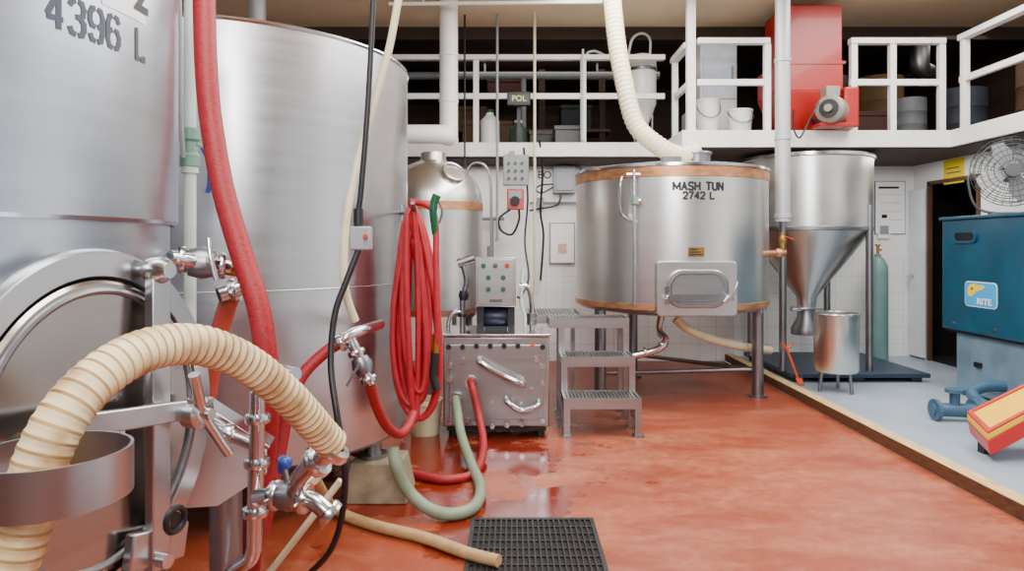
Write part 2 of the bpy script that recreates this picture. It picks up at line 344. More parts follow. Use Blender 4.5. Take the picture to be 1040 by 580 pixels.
# ------------------------------------------------------------- tank A
CA=(-1.906,1.962); RA=.861; RS=.835
ta=T('fermentation_tank','large steel tank in the left foreground with round hatch and stencilled capacity','tank',(CA[0],CA[1],0))
cA=(CA[0],CA[1],0)
P('jacket',B().lathe([(RS,1.43),(RA-.01,1.417),(RA,1.427),(RA,3.25),(RA-.1,3.33),(0,3.45)],cA,160),steelA,ta)
P('lower_shell',B().lathe([(0,.09),(.5,.1),(RS-.05,.14),(RS,.2),(RS,1.425)],cA,160),steelA,ta)
for k in range(3):
    a=math.radians(10.8+120*k); e=V((math.cos(a),math.sin(a),0)); p=V(cA)+e*1.03
    lg=P('leg',B().cyl(p+V((0,0,.012)),p+V((0,0,.66)),.048,n=28).cyl(p,p+V((0,0,.014)),.085,n=24),steelM,ta)
    u=V((-e.y,e.x,0)); g=B(); g.tf=mat4(e,V((0,0,1)),u,V(cA)-u*.055); g.prism([(.80,.98),(1.16,.72),(1.16,.65),(1.02,.56),(.80,.56)],-.006,.006)
    P('gusset',g,gusm,lg,.002)
    g=B(); g.tf=mat4(e,V((0,0,1)),u,V(cA)); g.bar((.82,.975,0),(1.165,.725,0),.012,.11,(0,0,1)); P('gusset_cap',g,steelD,lg,.002)
p,th=hit(106,29,CA,RA); P('capacity_lettering',B().strokes('4396 L',.084,.0145,onc(CA,RA+.0015,th,p.z),GLS,.2,.47,.22),inkg,ta)
p,th=hit(133,2,CA,RA); b=B(); n_=10
f0=onc(CA,RA+.0015,th,p.z+.012)
for k in range(n_):
    x0,x1=-.11+.18*k/n_,-.11+.18*(k+1)/n_
    b.f([b.v(f0(x0,-.055)),b.v(f0(x1,-.055)),b.v(f0(x1,.11)),b.v(f0(x0,.11))])
lab=P('number_label',b,paper,ta)
f2=onc(CA,RA+.003,th,p.z); P('label_lettering',B().text('V 2',.15,lambda x,y:f2(x-.022,y+.034),.004),ink,lab)
# manway
th=math.radians(-20); n=V((math.cos(th),math.sin(th),0)); u=V((-n.y,n.x,0)); z=V((0,0,1)); PM=V(cA)+n*.96+z*.92
EX=.325/.387
ME=mat4(u*EX,z,n,PM); MN=mat4(u,z,n,PM)
b=B(); b.tf=ME; b.lathe([(.38,-.36),(.38,-.03),(.415,-.03),(.424,-.02),(.424,.02),(.415,.032),(.36,.032),(.352,.02),(.352,-.28)],(0,0,0),96)
mw=P('manway',b,steelF,ta)
b=B(); b.tf=ME; b.lathe([(.35,.0),(.35,.030),(.342,.038),(.2,.030),(.1,.024),(0,.022)],(0,0,0),96); P('hatch_door',b,steelDoor,mw)
b=B(); b.tf=ME; b.torus((0,0,.038),.325,.009,(0,0,1),96,8); P('door_rim',b,steelM,mw)
b=B(); b.tf=MN; b.bar((.13,-.38,.075),(.13,.39,.075),.055,.03,(0,0,1)); P('hinge_bracket',b,steelF,mw,.004)
b=B(); b.tf=MN; b.bar((-.2,.05,.11),(.27,.0,.11),.05,.022,(0,0,1)); P('clamp_arm',b,steelF,mw,.004)
b=B(); b.tf=MN; b.bar((.22,-.34,.065),(.05,-.31,.065),.09,.03,(0,0,1)); P('lower_bracket',b,steelF,mw,.005)
b=B(); b.tf=MN; b.cyl((.13,.37,.0),(.13,.37,.1),.018,n=16).lathe([(0,.02),(.03,.02),(.034,.06),(.02,.085),(0,.085)],(.13,.37,.03),24); P('hinge_pin',b,steelD,mw)
b=B(); b.tf=MN; b.cyl((.12,-.35,.0),(.12,-.35,.12),.018,n=16); P('hinge_pin',b,steelD,mw)
b=B(); b.tf=MN; b.cyl((.2,.0,.03),(.2,.0,.18),.015,n=16).lathe([(0,.11),(.04,.11),(.04,.15),(.022,.16),(0,.16)],(.2,0,0),24).tube([(.15,.11,.17),(.19,.02,.155),(.21,-.02,.155),(.27,-.12,.17)],.014,12); P('wing_nut',b,steelD,mw)
b=B(); b.tf=MN; b.cyl((.17,-.27,.03),(.17,-.27,.09),.02,n=16).torus((.17,-.27,.09),.03,.008,(0,0,1),24,8); P('latch_knob',b,blackr,mw)
hc=W(52,482,1.06)
b=B(); b.lathe([(.112,-.035),(.112,.038),(.107,.038),(.107,-.035),(.112,-.035)],hc,64); P('hose_hoop',b,steelF,ta)
P('hoop_bracket',B().bar(hc+V((-.06,.10,0)),PM+n*.07+u*(-.1),.03,.012).bar(PM+n*.07+u*(-.16)+z*.0,PM+n*.07+u*.02,.05,.02),steelD,ta,.002)
# ------------------------------------------------------------- tank B
CB=(-1.65,4.08); RB=1.02; cB=(CB[0],CB[1],0)
tb=T('brewing_tank','big plain silver tank standing behind the foreground tank, without lettering','tank',(CB[0],CB[1],0))
P('shell',B().lathe([(RB,.31),(RB,2.385)],cB,160),steelB,tb)
P('rolled_rim',B().torus((CB[0],CB[1],2.385),RB-.004,.012,(0,0,1),160,8),steelD,tb)
P('lid',B().lathe([(RB-.01,2.375),(RB-.1,2.39),(0,2.5)],cB,96),steelM,tb)
P('bottom_cone',B().lathe([(RB,.31),(RB-.01,.295),(.9,.275),(.1,.24),(.1,.2),(0,.2)],cB,128),steelM,tb)
P('weld_band',B().lathe([(RB,1.137),(RB+.0015,1.139),(RB+.0015,1.142),(RB,1.144)],cB,160),steelB,tb)
for k in range(4):
    a=math.radians(-20+90*k); p=V((CB[0]+.95*math.cos(a),CB[1]+.95*math.sin(a),0))
    P('leg',B().cyl((p.x,p.y,.225),(p.x,p.y,.30),.045,n=24).cyl((p.x,p.y,.205),(p.x,p.y,.225),.08,n=24),steelM,tb)
    if k in (0,3):
        lb='square concrete pier under the plain silver tank, beside the green hose' if k==0 else 'square concrete pier under the front of the plain silver tank'
        b=B(); b.tf=Matrix.Translation((p.x+.04 if k==0 else p.x,p.y,0)); A=[b.v((x*.17,y*.16,0)) for x,y in((-1,-1),(1,-1),(1,1),(-1,1))]; C_=[b.v((x*.135,y*.125,.205)) for x,y in((-1,-1),(1,-1),(1,1),(-1,1))]
        b.f(A[::-1]);b.f(C_)
        for i in range(4): b.f([A[i],A[(i+1)%4],C_[(i+1)%4],C_[i]])
        S('concrete_pier',b,conc,lb,'pier',None,.008)
# ------------------------------------------------------------- kettle behind
CK=(-.72,6.3); cK=(CK[0],CK[1],0)
tk=T('brew_kettle','steel kettle with domed top and copper band behind the hanging red hose','kettle',cK)
P('shell',B().lathe([(0,.7),(.4,.74),(.45,.8),(.45,1.74)],cK,64),steelC,tk)
P('copper_band',B().lathe([(.45,1.665),(.456,1.667),(.456,1.738),(.45,1.74)],cK,64),copper,tk)
P('dome',B().lathe([(.45,1.74)]+[(.45*math.cos(k*PI/20),1.74+.40*math.sin(k*PI/20)) for k in range(1,9)]+[(.12,2.13),(.11,2.2),(0,2.2)],cK,64),steelC,tk)
b=B(); b.cyl((-.53,6.03,1.95),(-.505,5.99,2.0),.10,n=32).torus((-.505,5.99,2.0),.10,.01,(.5,-.7,.7),32,8); P('dome_hatch',b,steelC,tk)
for k in range(3):
    a=math.radians(30+120*k); P('leg',B().cyl((CK[0]+.36*math.cos(a),CK[1]+.36*math.sin(a),0),(CK[0]+.36*math.cos(a),CK[1]+.36*math.sin(a),.77),.035,n=16),steelM,tk)
b=B(); b.tube([(-.62,6.75,3.78),(-.62,6.75,2.5),(-.62,6.72,2.42),(-.68,6.6,2.42),(-1.3,6.6,2.42)],.09,20,6)
for zz in (3.2,2.75): b.lathe([(.09,0),(.096,.005),(.096,.03),(.09,.035)],(-.62,6.75,zz),24)
S('vent_duct',b,white,'white insulated duct dropping from the ceiling behind the steel kettle','duct')
b=B(); b.tube([(-.42,6.2,1.95),(-.38,6.2,2.07),(-.30,6.2,2.10),(-.22,6.2,2.04),(-.19,6.2,1.85),(-.185,6.2,1.2)],.012,12); S('arched_pipe',b,steelM,'thin steel arched pipe between the domed kettle and the grey conduit','pipe')
S('ceiling_duct',B().cyl((-2.22,6.0,2.6),(-2.22,6.0,3.79),.075,n=24).lathe([(.075,0),(.085,.01),(.085,.04),(.075,.05)],(-2.22,6,3.0),24),ductm,'silver ceiling duct above the rim of the plain silver tank','duct')
b=B(); b.tube([W(497,250,6.6),W(497,290,6.6),W(492,300,6.6),W(470,303,6.6),W(462,310,6.6),W(462,365,6.6)],.024,12); clamp(b,W(497,270,6.6),(0,0,1),.027); clamp(b,W(478,302,6.6),(1,0,0),.027); S('process_pipe',b,steelD,'steel process pipe with clamps bending down behind the pump cart','pipe')
b=B(); b.tube([W(548,142,7.36),W(551,175,7.5),W(549,215,7.8),W(552,240,7.95),W(549,285,7.95)],.012,8); S('hanging_cable',b,blackr,'black cable hanging down the white wall right of the stop switch','cable')
b=B(); b.tube([W(532,150,7.36),W(536,200,7.45),W(533,245,7.3),W(537,280,6.4),W(530,300,5.5),W(526,302,5.1)],.010,8); S('hanging_cable',b,blackr,'thin black cable sagging from the loft edge to the pump cart control box','cable')
b=B(); b.cyl(W(455,222,8.05),W(512,222,8.05),.02,n=12).cyl(W(500,222,8.05),W(500,330,8.05),.016,n=12); S('wall_conduit',b,greyp,'grey wall conduit running level beside the kettle and down the wall','conduit')
b=B(); b.cyl(W(538,206,8.06),W(590,206,8.06),.014,n=12).cyl(W(590,206,8.06),W(590,168,8.06),.014,n=12).bx(W(545,0,8.1).x,W(552,0,8.1).x,8.03,8.1,W(0,212,8.1).z,W(0,201,8.1).z); S('wall_conduit',b,greyp,'thin grey conduit elbow on the wall under the grey electrical box','conduit')
# ------------------------------------------------------------- pump skid
pc=T('pump_cart','steel pump cart with control box, between hanging red hose and grated steps','pump cart',(-.11,5.08,0))
P('body',B().bx(-.482,.262,4.82,5.35,.085,.715),steelP,pc,.012)
P('top_tray',B().bx(-.49,.27,4.81,5.36,.715,.735),steelD,pc,.004)
P('base_skirt',B().bx(-.46,.24,4.86,5.3,.05,.085),dk,pc)
for x in (-.42,.2):
    for y in (4.9,5.26): P('foot',B().cyl((x,y,0),(x,y,.06),.03,n=16),blackr,pc)
P('front_panel',B().bx(-.44,.22,4.808,4.822,.14,.66),steelP,pc,.004)
for (q) in ([W(487,366,4.81),W(489,369,4.74),W(512,382,4.74),W(530,390,4.74),W(531,391,4.81)],[W(514,405,4.81),W(516,409,4.74),W(530,417,4.74),W(546,412,4.74),W(547,408,4.81)]):
    P('handle',B().tube(q,.02,14,8),steelD,pc)
for q in ((456,352),(470,352),(484,351),(498,351),(512,351),(526,351),(551,352),(457,372),(457,385),(551,372),(551,390),(457,427),(475,429),(551,427),(530,430),(500,432),(545,365),(500,408),(470,366),(485,425),(515,431),(540,395)):
    p=W(*q,4.808); b=B(); b.cyl(p,p+V((0,-.012,0)),.009,n=12).cyl(p+V((0,-.012,0)),p+V((0,-.03,0)),.018,n=14); P('knob',b,steelD if q[1]>360 else dk,pc)
for q in ((463,405),(478,388)):
    p=W(*q,4.815); b=B(); b.cyl(p,p+V((0,-.03,0)),.045,n=24); P('hose_port',b,steelD,pc)
P('indicator',B().cyl(W(541,350,4.808),W(541,350,4.795),.014,n=16),redc,pc)
cb=P('control_box',B().bx(-.262,.028,4.93,5.08,.915,1.27),steelP,pc,.006)
P('box_door',B().bx(-.245,.011,4.922,4.93,.935,1.255),steelP,cb,.003)
for i,(q,m) in enumerate((((496,294),green),((511,294),green),((496,282),green),((511,282),green),((491,270),green),((503,270),greyd),((515,270),redc))):
    p=W(*q,4.922); P('push_button',B().cyl(p,p+V((0,-.006,0)),.018,n=16).cyl(p,p+V((0,-.018,0)),.012,n=16),m,cb)
P('nameplate',B().bx(-.16,-.07,4.918,4.922,.95,.97),greyd,cb)
P('box_post',B().bx(-.255,-.205,4.97,5.06,.735,.915),dk,pc)
P('box_post',B().bx(-.03,.02,4.97,5.06,.735,.915),dk,pc)
P('motor',B().lathe([(0,-.10),(.07,-.10),(.08,-.08),(.08,.08),(.07,.10),(0,.10)],(-.117,5.09,.83),32,(1,0,0)),bluem,pc)
P('motor_foot',B().bx(-.2,-.035,5.03,5.13,.735,.765),dk,pc)
b=B(); b.tube([W(540,345,5.1),W(540,310,5.1),W(536,292,5.1),W(527,290,5.1)],.018,12); P('riser_pipe',b,steelD,pc)
b=B(); b.cyl(W(540,330,5.1),W(540,318,5.1),.035,n=20).bar(W(540,324,5.06),W(554,322,5.06),.015,.012); P('riser_valve',b,steelM,pc)
b=B(); b.tube([W(532,344,5.25),W(533,322,5.25),W(529,306,5.25),W(531,272,5.25)],.014,10); P('sensor_pipe',b,pvc,pc)
b=B(); b.tube([W(470,343,5.2),W(470,305,5.2),W(474,285,5.2),W(468,262,5.2)],.022,12).cyl(W(465,268,5.2),W(482,262,5.2),.035,n=16); P('inlet_pipe',b,steelM,pc)
b=B(); clamp(b,W(470,320,5.2),(0,0,1),.028); b.lathe([(0,-.04),(.03,-.035),(.04,0),(.03,.035),(0,.04)],W(471,300,5.2),20); P('inlet_valve',b,dk,pc)
b=B(); b.tube([W(455,343,5.2),W(456,325,5.2),W(462,316,5.2),W(470,318,5.2)],.016,10); P('bypass_pipe',b,steelD,pc)
b=B(); b.tube([W(475,330,5.15),W(478,322,5.12),W(482,318,5.1)],.016,10); P('cable_gland',b,blackr,pc)
# ------------------------------------------------------------- steps
stp=T('access_steps','three grated steel steps leading up beside the mash tun','steps',(.64,5.4,0))
def tread(x0,x1,y0,y1,z):
    b=B().bx(x0,x1,y0,y0+.02,z-.075,z).bx(x0,x1,y1-.02,y1,z-.075,z).bx(x0,x0+.02,y0+.02,y1-.02,z-.075,z).bx(x1-.02,x1,y0+.02,y1-.02,z-.075,z)
    k=x0+.04
    while k<x1-.03: b.bx(k-.009,k+.009,y0+.02,y1-.02,z-.02,z-.002); k+=.026
    j=y0+.04
    while j<y1-.03: b.bx(x0+.02,x1-.02,j-.012,j+.012,z-.03,z-.02); j+=.036
    return b
SX0,SX1=.365,.915
P('tread',tread(SX0,SX1,4.86,5.15,.275),steelP,stp); P('tread',tread(SX0,SX1,5.11,5.40,.53),steelP,stp); P('platform',tread(.29,SX1,5.38,5.69,.785),steelP,stp); P('rear_platform',tread(.12,.58,5.695,6.28,.785),steelP,stp)
for x in (SX0+.023,SX1-.023):
    for y,zt in ((4.885,.2),(5.135,.455),(5.405,.71),(5.665,.71)):
        P('leg',B().bx(x-.023,x+.023,y-.023,y+.023,.01,zt),steelP,stp); P('foot_plate',B().bx(x-.04,x+.04,y-.04,y+.04,0,.012),steelM,stp)
    P('side_rail',B().bx(x-.014,x+.014,4.9,5.66,.1,.14),steelP,stp)
P('leg',B().bx(.14,.18,5.72,5.76,0,.71),steelP,stp); P('leg',B().bx(.14,.18,6.22,6.26,0,.71),steelP,stp); P('leg',B().bx(.53,.57,6.22,6.26,0,.71),steelP,stp)
# ------------------------------------------------------------- mash tun
CM=(1.456,6.366); RM=.86; cM=(CM[0],CM[1],0)
mt=T('mash_tun','round steel mash tun with copper bands and lettering, centre back','mash tun',cM)
P('shell',B().lathe([(0,.72),(.5,.75),(.82,.80),(RM,.83),(RM,2.0)],cM,128),steelC,mt)
P('copper_band',B().lathe([(RM,1.91),(RM+.006,1.914),(RM+.006,1.995),(RM,2.0)],cM,128),copper,mt)
P('copper_band',B().lathe([(RM,.83),(RM+.006,.832),(RM+.006,.878),(RM,.88)],cM,128),copper,mt)
P('lid',B().lathe([(RM+.012,2.0),(RM+.012,2.022),(RM-.05,2.035),(.4,2.09),(0,2.11)],cM,96),steelD,mt)
for k in range(3):
    a=math.radians((-14,106,207)[k]); p=(CM[0]+.77*math.cos(a),CM[1]+.77*math.sin(a))
    P('leg',B().cyl((p[0],p[1],.015),(p[0],p[1],.84),.05,n=24).cyl((p[0],p[1],0),(p[0],p[1],.018),.085,n=24),steelM,mt)
P('cross_brace',B().cyl((2.18,6.2,.24),(.82,6.03,.24),.02,n=12),steelM,mt)
P('cross_brace',B().cyl((2.18,6.2,.24),(1.26,7.06,.24),.02,n=12),steelM,mt)
p,th=hit(710,189,CM,RM); P('name_lettering',B().strokes('MASH TUN',.059,.0175,onc(CM,RM+.002,th,p.z)),ink,mt)
p,th=hit(710,198.5,CM,RM); P('capacity_lettering',B().strokes('2742 L',.052,.0155,onc(CM,RM+.002,th,p.z)),ink,mt)
p,th=hit(707,293,CM,RM); n=V((math.cos(th),math.sin(th),0)); u=V((-n.y,n.x,0)); TD=mat4(u,z,n,V((CM[0],CM[1],p.z))+n*RM)
b=B(); b.tf=TD; b.ring(rr(.64,.43,.03),rr(.47,.28,.12),-.07,.03); mf=P('manway_frame',b,steelC,mt,.004)
b=B(); b.tf=TD; b.prism(rr(.50,.31,.13,8),-.03,.05); md_=P('manway_door',b,steelP,mt,.012)
b=B(); b.tf=TD; b.ring(rr(.44,.25,.11,8),rr(.41,.22,.095,8),.045,.056); P('door_bead',b,steelD,md_)
b=B(); b.tf=TD; b.bar((-.25,-.07,.075),(.28,-.07,.075),.05,.02,(0,0,1)).cyl((-.23,-.07,.05),(-.23,-.07,.1),.025,n=16).tube([(.2,-.11,.09),(.26,-.03,.12),(.29,.06,.12)],.014,10); P('latch_bar',b,steelD,md_)
for yy in (.0,-.1):
    b=B(); b.tf=TD; b.bx(-.27,-.23,yy-.02,yy+.02,.02,.07); P('hinge',b,steelD,md_)
NP=mat4(u,z,n,V((CM[0],CM[1],H-(256-HY)*5.55/F))+n*RM)
b=B(); b.tf=NP; b.prism(rr(.13,.075,.008,2),-.012,.004); rp=P('rating_plate',b,brass,mt)
b=B(); b.tf=NP
for k in range(3): b.bx(-.05,.05-.018*k,-.026+.021*k,-.016+.021*k,.004,.0055)
P('plate_print',b,ink,rp)
b=B()
b.tube([W(632,180,5.62),W(630,188,5.6),W(630,215,5.62),W(642,225,5.62),W(646,225,5.62)],.012,10).cyl(W(644,172,5.58),W(644,310,5.58),.013,n=12).cyl(W(636,178,5.6),W(650,178,5.6),.02,n=12).cyl(W(641,205,5.56),W(650,205,5.56),.028,n=16); P('sight_glass',b,steelD,mt)
P('sight_valve',B().cyl(W(645,207,5.54),W(645,200,5.54),.03,n=16),greenfit,mt)
b=B(); b.tube([W(772,170,5.95),W(774,200,5.95),W(775,260,5.95),W(773,318,5.95)],.012,10); P('riser_tube',b,steelD,mt)
b=B(); b.tube([W(779,178,6.05),W(780,240,6.05),W(779,316,6.05)],.01,10); P('riser_tube',b,steelD,mt)
b=B().cyl((1.62,6.05,2.05),(1.62,6.05,2.17),.12,n=32).torus((1.62,6.05,2.16),.12,.014,(0,0,1),32,8); P('hose_inlet',b,steelM,mt)
b=B().bx(1.25,1.4,5.68,5.8,2.03,2.09); P('lid_bracket',b,steelM,mt)
b=B(); b.tube([(1.62,6.05,2.175),W(690,158,6.0),W(667,147,6.0),W(645,125,6.1),W(633,80,6.2),W(626,40,6.3),W(622,0,6.4),W(621,-14,6.4)],.078,20,10,band=.045,rib=.07); S('grain_hose',b,[pm('pale_duct_hose',c(222,212,182),.5,0,.06,8),clear],'cream ribbed flexible hose dropping into the mash tun lid','hose')
b=B(); b.tube([(1.30,6.0,.745),(1.27,5.95,.62),W(676,345,5.85),W(668,355,5.8),W(640,362,5.8),W(628,362,5.8)],.03,14); clamp(b,W(655,358,5.8),(1,0,.1),.032); clamp(b,W(673,350,5.83),(.3,0,1),.032); S('drain_pipe',b,steelD,'curved steel drain pipe under the mash tun beside the steps','pipe')
b=B(); b.tube([W(686,324,6.1),W(700,335,6.1),W(722,344,6.1),W(745,350,6.15),W(765,354,6.4),W(782,356,6.7)],.038,14,band=.06,rib=.04); S('transfer_hose',b,[clear,clear],'pale hose running under the right side of the mash tun','hose')
b=B(); b.tube([W(756,258,5.75),W(775,258,5.85),W(797,257,5.95)],.028,14).lathe([(.028,-.02),(.04,-.02),(.04,.02),(.028,.02)],W(762,258,5.78),20,(1,0.5,0)).lathe([(.028,-.02),(.04,-.02),(.04,.02),(.028,.02)],W(790,257,5.92),20,(1,0,0)); t_=T('copper_outlet_pipe','copper outlet pipe with brass valve on the right side of the mash tun','pipe',W(775,258,5.85))
P('pipe',b,copper,t_); P('valve',B().cyl(W(795,258,5.95),W(795,236,5.95),.022,n=16).lathe([(0,-.03),(.03,-.03),(.035,0),(.03,.03),(0,.03)],W(795,243,5.95),20),brass,t_); P('valve_lever',B().bar(W(797,240,5.92),W(806,243,5.92),.02,.01),redc,t_)
b=B().cyl((2.435,6.2,1.57),(2.435,6.2,3.79),.066,n=28)
for zz in (1.6,2.3,3.0): b.lathe([(.066,0),(.074,.005),(.074,.035),(.066,.04)],(2.435,6.2,zz),28)
S('downpipe',b,ductm,'straight grey metal downpipe between the mash tun and red mill','pipe')
# ------------------------------------------------------------- grist hopper
CH=(3.04,7.12); cH=(CH[0],CH[1],0); RH=.62
hp=T('grain_hopper','steel grain hopper with conical base right of the mash tun','hopper',(CH[0],CH[1],.15))
P('shell',B().lathe([(RH,1.52),(RH,2.24)],cH,96),steelC,hp)
P('cone',B().lathe([(RH,1.52),(.1,.83),(.09,.72)],cH,96),steelC,hp)
P('rim',B().lathe([(0,2.25),(RH-.02,2.245),(RH+.02,2.25),(RH+.02,2.22),(RH,2.21)],cH,96),steelD,hp)
P('seam_band',B().lathe([(RH,1.5),(RH+.008,1.505),(RH+.008,1.535),(RH,1.54)],cH,96),steelM,hp)
for sx in (-1,1):
    for sy in (-1,1):
        x,y=CH[0]+sx*.42,CH[1]+sy*.45
        P('leg',B().cyl((x,y,.145),(x,y,1.75),.035,n=16),steelM,hp)
b=B().bx(CH[0]-.13,CH[0]+.13,CH[1]-.1,CH[1]+.1,.70,.72).bx(CH[0]-.2,CH[0]-.1,CH[1]-.14,CH[1]-.08,.69,.72); P('slide_gate',b,steelD,hp,.003)
P('outlet_chute',B().lathe([(.09,.70),(.09,.62),(.15,.5),(.15,.44),(.14,.44),(.14,.5),(.08,.62),(.08,.70)],cH,32),steelM,hp)
S('low_platform',B().bx(2.64,3.95,6.5,7.85,.105,.145).bx(2.68,2.78,6.55,7.8,.06,.105).bx(3.25,3.35,6.55,7.8,.06,.105).bx(3.8,3.9,6.55,7.8,.06,.105),pm('platform_dark',c(34,48,66),.5),'low dark blue platform under the grain hopper','platform',None,.005)
pl=T('steel_pail','steel pail on three short legs in front of the grain hopper','pail',(2.88,6.12,.06))
P('body',B().lathe([(0,.24),(.17,.24),(.185,.26),(.19,.74),(.198,.745),(.198,.755),(.18,.755),(.18,.27),(0,.26)],(2.88,6.12,0),48),steelC,pl)
for k in range(3):
    a=math.radians(-60+120*k); P('leg',B().cyl((2.88+.15*math.cos(a),6.12+.15*math.sin(a),.06),(2.88+.13*math.cos(a),6.12+.13*math.sin(a),.25),.016,n=12),steelM,pl)
P('rim_ring',B().torus((2.88,6.12,.752),.192,.008,(0,0,1),48,8),steelD,pl)
def gascylinder(x,y,r,h,m,lb,z0=.06):
    gc=T('gas_cylinder',lb,'gas cylinder',(x,y,z0)); s=h/1.27
    P('body',B().lathe([(0,z0),(r-.005,z0),(r,z0+.02),(r,z0+1.04*s),(r*.95,z0+1.14*s),(r*.57,z0+1.22*s),(.035,z0+1.24*s),(.035,z0+h),(0,z0+h)],(x,y,0),40),m,gc)
    P('valve',B().cyl((x,y,z0+h),(x,y,z0+h+.09),.015,n=12).cyl((x,y,z0+h+.05),(x,y-.07,z0+h+.05),.012,n=12).cyl((x,y,z0+h+.09),(x,y,z0+h+.11),.03,n=16),brass,gc)
gascylinder(4.06,7.65,.105,1.2,gascyl,'pale green gas cylinder standing below the notice on the white wall')
sh=T('shovel','small orange handled shovel beside the hopper platform and wooden curb','shovel',(2.68,6.4,.06))
b=B(); b.cyl(W(799,354,6.45),(2.67,6.42,.1),.011,n=12).tube([W(795,348,6.45),W(798,353,6.45),W(802,353,6.45),W(805,348,6.45)],.01,10); P('handle',b,orange,sh)
b=B(); b.bar((2.67,6.425,.12),(2.68,6.38,.066),.06,.01); P('blade',b,orange,sh,.003)
# ------------------------------------------------------------- red mill on loft
rm=T('grain_mill','upright deep red grain mill housing on the loft above the hopper','mill',(2.93,7.0,ZT))
P('upper_housing',B().bx(2.66,3.22,6.72,7.25,3.14,3.70),redp,rm,.008)
P('lower_housing',B().bx(2.58,3.22,6.70,7.25,2.86,3.13),redp,rm,.008)
b=B(); A=[b.v(q) for q in ((2.58,6.70,2.86),(3.22,6.70,2.86),(3.22,7.25,2.86),(2.58,7.25,2.86))]; C_=[b.v(q) for q in ((2.72,6.76,ZT+.01),(3.2,6.76,ZT+.01),(3.2,7.2,ZT+.01),(2.72,7.2,ZT+.01))]
b.f(A);b.f(C_[::-1])
for i in range(4): b.f([A[i],A[(i+1)%4],C_[(i+1)%4],C_[i]])
P('tapered_base',b,redp,rm,.006)
P('base_plate',B().bx(2.66,3.22,6.72,7.24,ZT,ZT+.015),dk,rm)
P('flange_seam',B().bx(2.56,3.24,6.69,6.72,3.12,3.15),redp,rm)
md0=V((-.6,-.75,0)).normalized(); mc=V((3.0,6.45,2.62))
mo=P('motor',B().lathe([(0,-.14),(.11,-.14),(.13,-.12),(.13,.10),(.11,.12),(.035,.13),(.035,.17),(0,.17)],mc,32,md0),beige,rm)
P('motor_end',B().lathe([(0,.0),(.085,.0),(.085,.012),(0,.012)],mc+md0*.13,24,md0),dk,mo)
P('junction_box',B().bx(2.92,3.05,6.40,6.53,2.745,2.84),beige,mo,.006)
P('belt_guard',B().bx(3.10,3.24,6.42,6.66,2.46,2.84),redp,mo,.02)
P('motor_base',B().bx(2.86,3.2,6.40,6.58,2.465,2.50),redp,mo,.004)
P('motor_arm',B().bar((3.12,6.5,2.70),(3.12,6.8,2.74),.08,.03),redp,mo)
P('motor_arm',B().bar((2.95,6.5,2.485),(2.95,6.8,2.61),.05,.03),dk,mo)
S('mill_cable',B().tube([W(832,104,6.32),W(826,114,6.30),W(820,126,6.30),W(812,140,6.30),W(806,130,6.45),W(806,112,6.66)],.008,8),blackr,'thin black cable drooping from the red mill motor','cable')
# ------------------------------------------------------------- boiler right
bm_=T('boiler','teal blue painted boiler cabinet at the right edge beneath the fan','boiler',(4.22,5.3,.06))
P('upper_cabinet',B().bx(3.85,4.62,4.2,6.17,.62,1.58),teal,bm_,.012)
P('top_plate',B().bx(3.83,4.64,4.18,6.19,1.58,1.605),teal,bm_,.004)
P('base_cabinet',B().bx(3.9,4.6,4.3,6.05,.10,.60),teal2,bm_,.01)
P('seam_strip',B().bx(3.87,4.6,4.22,6.15,.60,.62),dk,bm_)
P('skid_frame',B().bx(3.92,3.98,4.3,6.08,.06,.10).bx(4.5,4.58,4.3,6.08,.06,.10),dk,bm_,.004)
P('base_door',B().bx(3.89,3.9,4.9,5.85,.16,.55),teal2,bm_,.004)
ML=lambda y,zz: mat4(V((0,-1,0)),V((0,0,1)),V((-1,0,0)),V((3.85,y,zz)))
b=B(); b.tf=ML(5.85,1.43); b.prism(rr(.26,.075,.036),0,.012); hh=P('handle_recess',b,dk,bm_)
b=B(); b.tf=ML(5.85,1.43); b.ring(rr(.30,.11,.05),rr(.25,.07,.034),0,.018); P('handle_ring',b,teal,hh)
b=B(); b.tf=ML(5.66,.95); b.prism(rr(.39,.21,.04),0,.003); stk=P('sticker',b,white,bm_)
b=B(); b.tf=ML(5.66,.95); b.prism(rr(.376,.196,.034),.003,.005); P('sticker_ground',b,sky,stk)
b=B(); b.tf=ML(5.72,.977)
b.prism([(-.095,-.02),(-.095,.02),(-.07,.05),(-.02,.06),(.03,.05),(.08,.052),(.12,.04),(.08,.015),(.02,.0),(-.02,-.03),(-.055,-.05),(-.085,-.045)],.005,.0065); P('sticker_emblem',b,yellowe,stk)
mm=ML(5.61,.893); P('sticker_lettering',B().text('RITE',.07,lambda x,y: mm@V((x*1.3,y,.008)),.002),white,stk)
b=B(); b.tf=ML(5.76,.995); b.cyl((0,0,.005),(0,0,.0068),.012,n=16); P('sticker_dot',b,ink,stk)
for yy in (6.0,5.5,5.0): P('bolt',B().cyl((3.85,yy,.68),(3.84,yy,.68),.012,n=6),steelM,bm_)
P('base_latch',B().bx(3.87,3.89,5.7,5.78,.34,.38),dk,bm_)
b=B(); b.tube([(3.12,5.12,.14),(3.3,5.08,.14),(3.6,5.05,.14),(3.92,5.05,.14)],.05,18,6)
for xx in (3.12,3.4): b.cyl((xx,5.1,.14),(xx+.03,5.1,.14),.078,n=24)
b.cyl((3.27,5.09,.14),(3.27,5.09,.28),.035,n=18).cyl((3.27,5.09,.27),(3.27,5.09,.295),.065,n=20).tube([(3.55,5.05,.14),(3.56,5.25,.16),(3.62,5.42,.2),(3.75,5.45,.24),(3.92,5.45,.24)],.045,14,6); P('base_pipe',b,bluepipe,bm_)
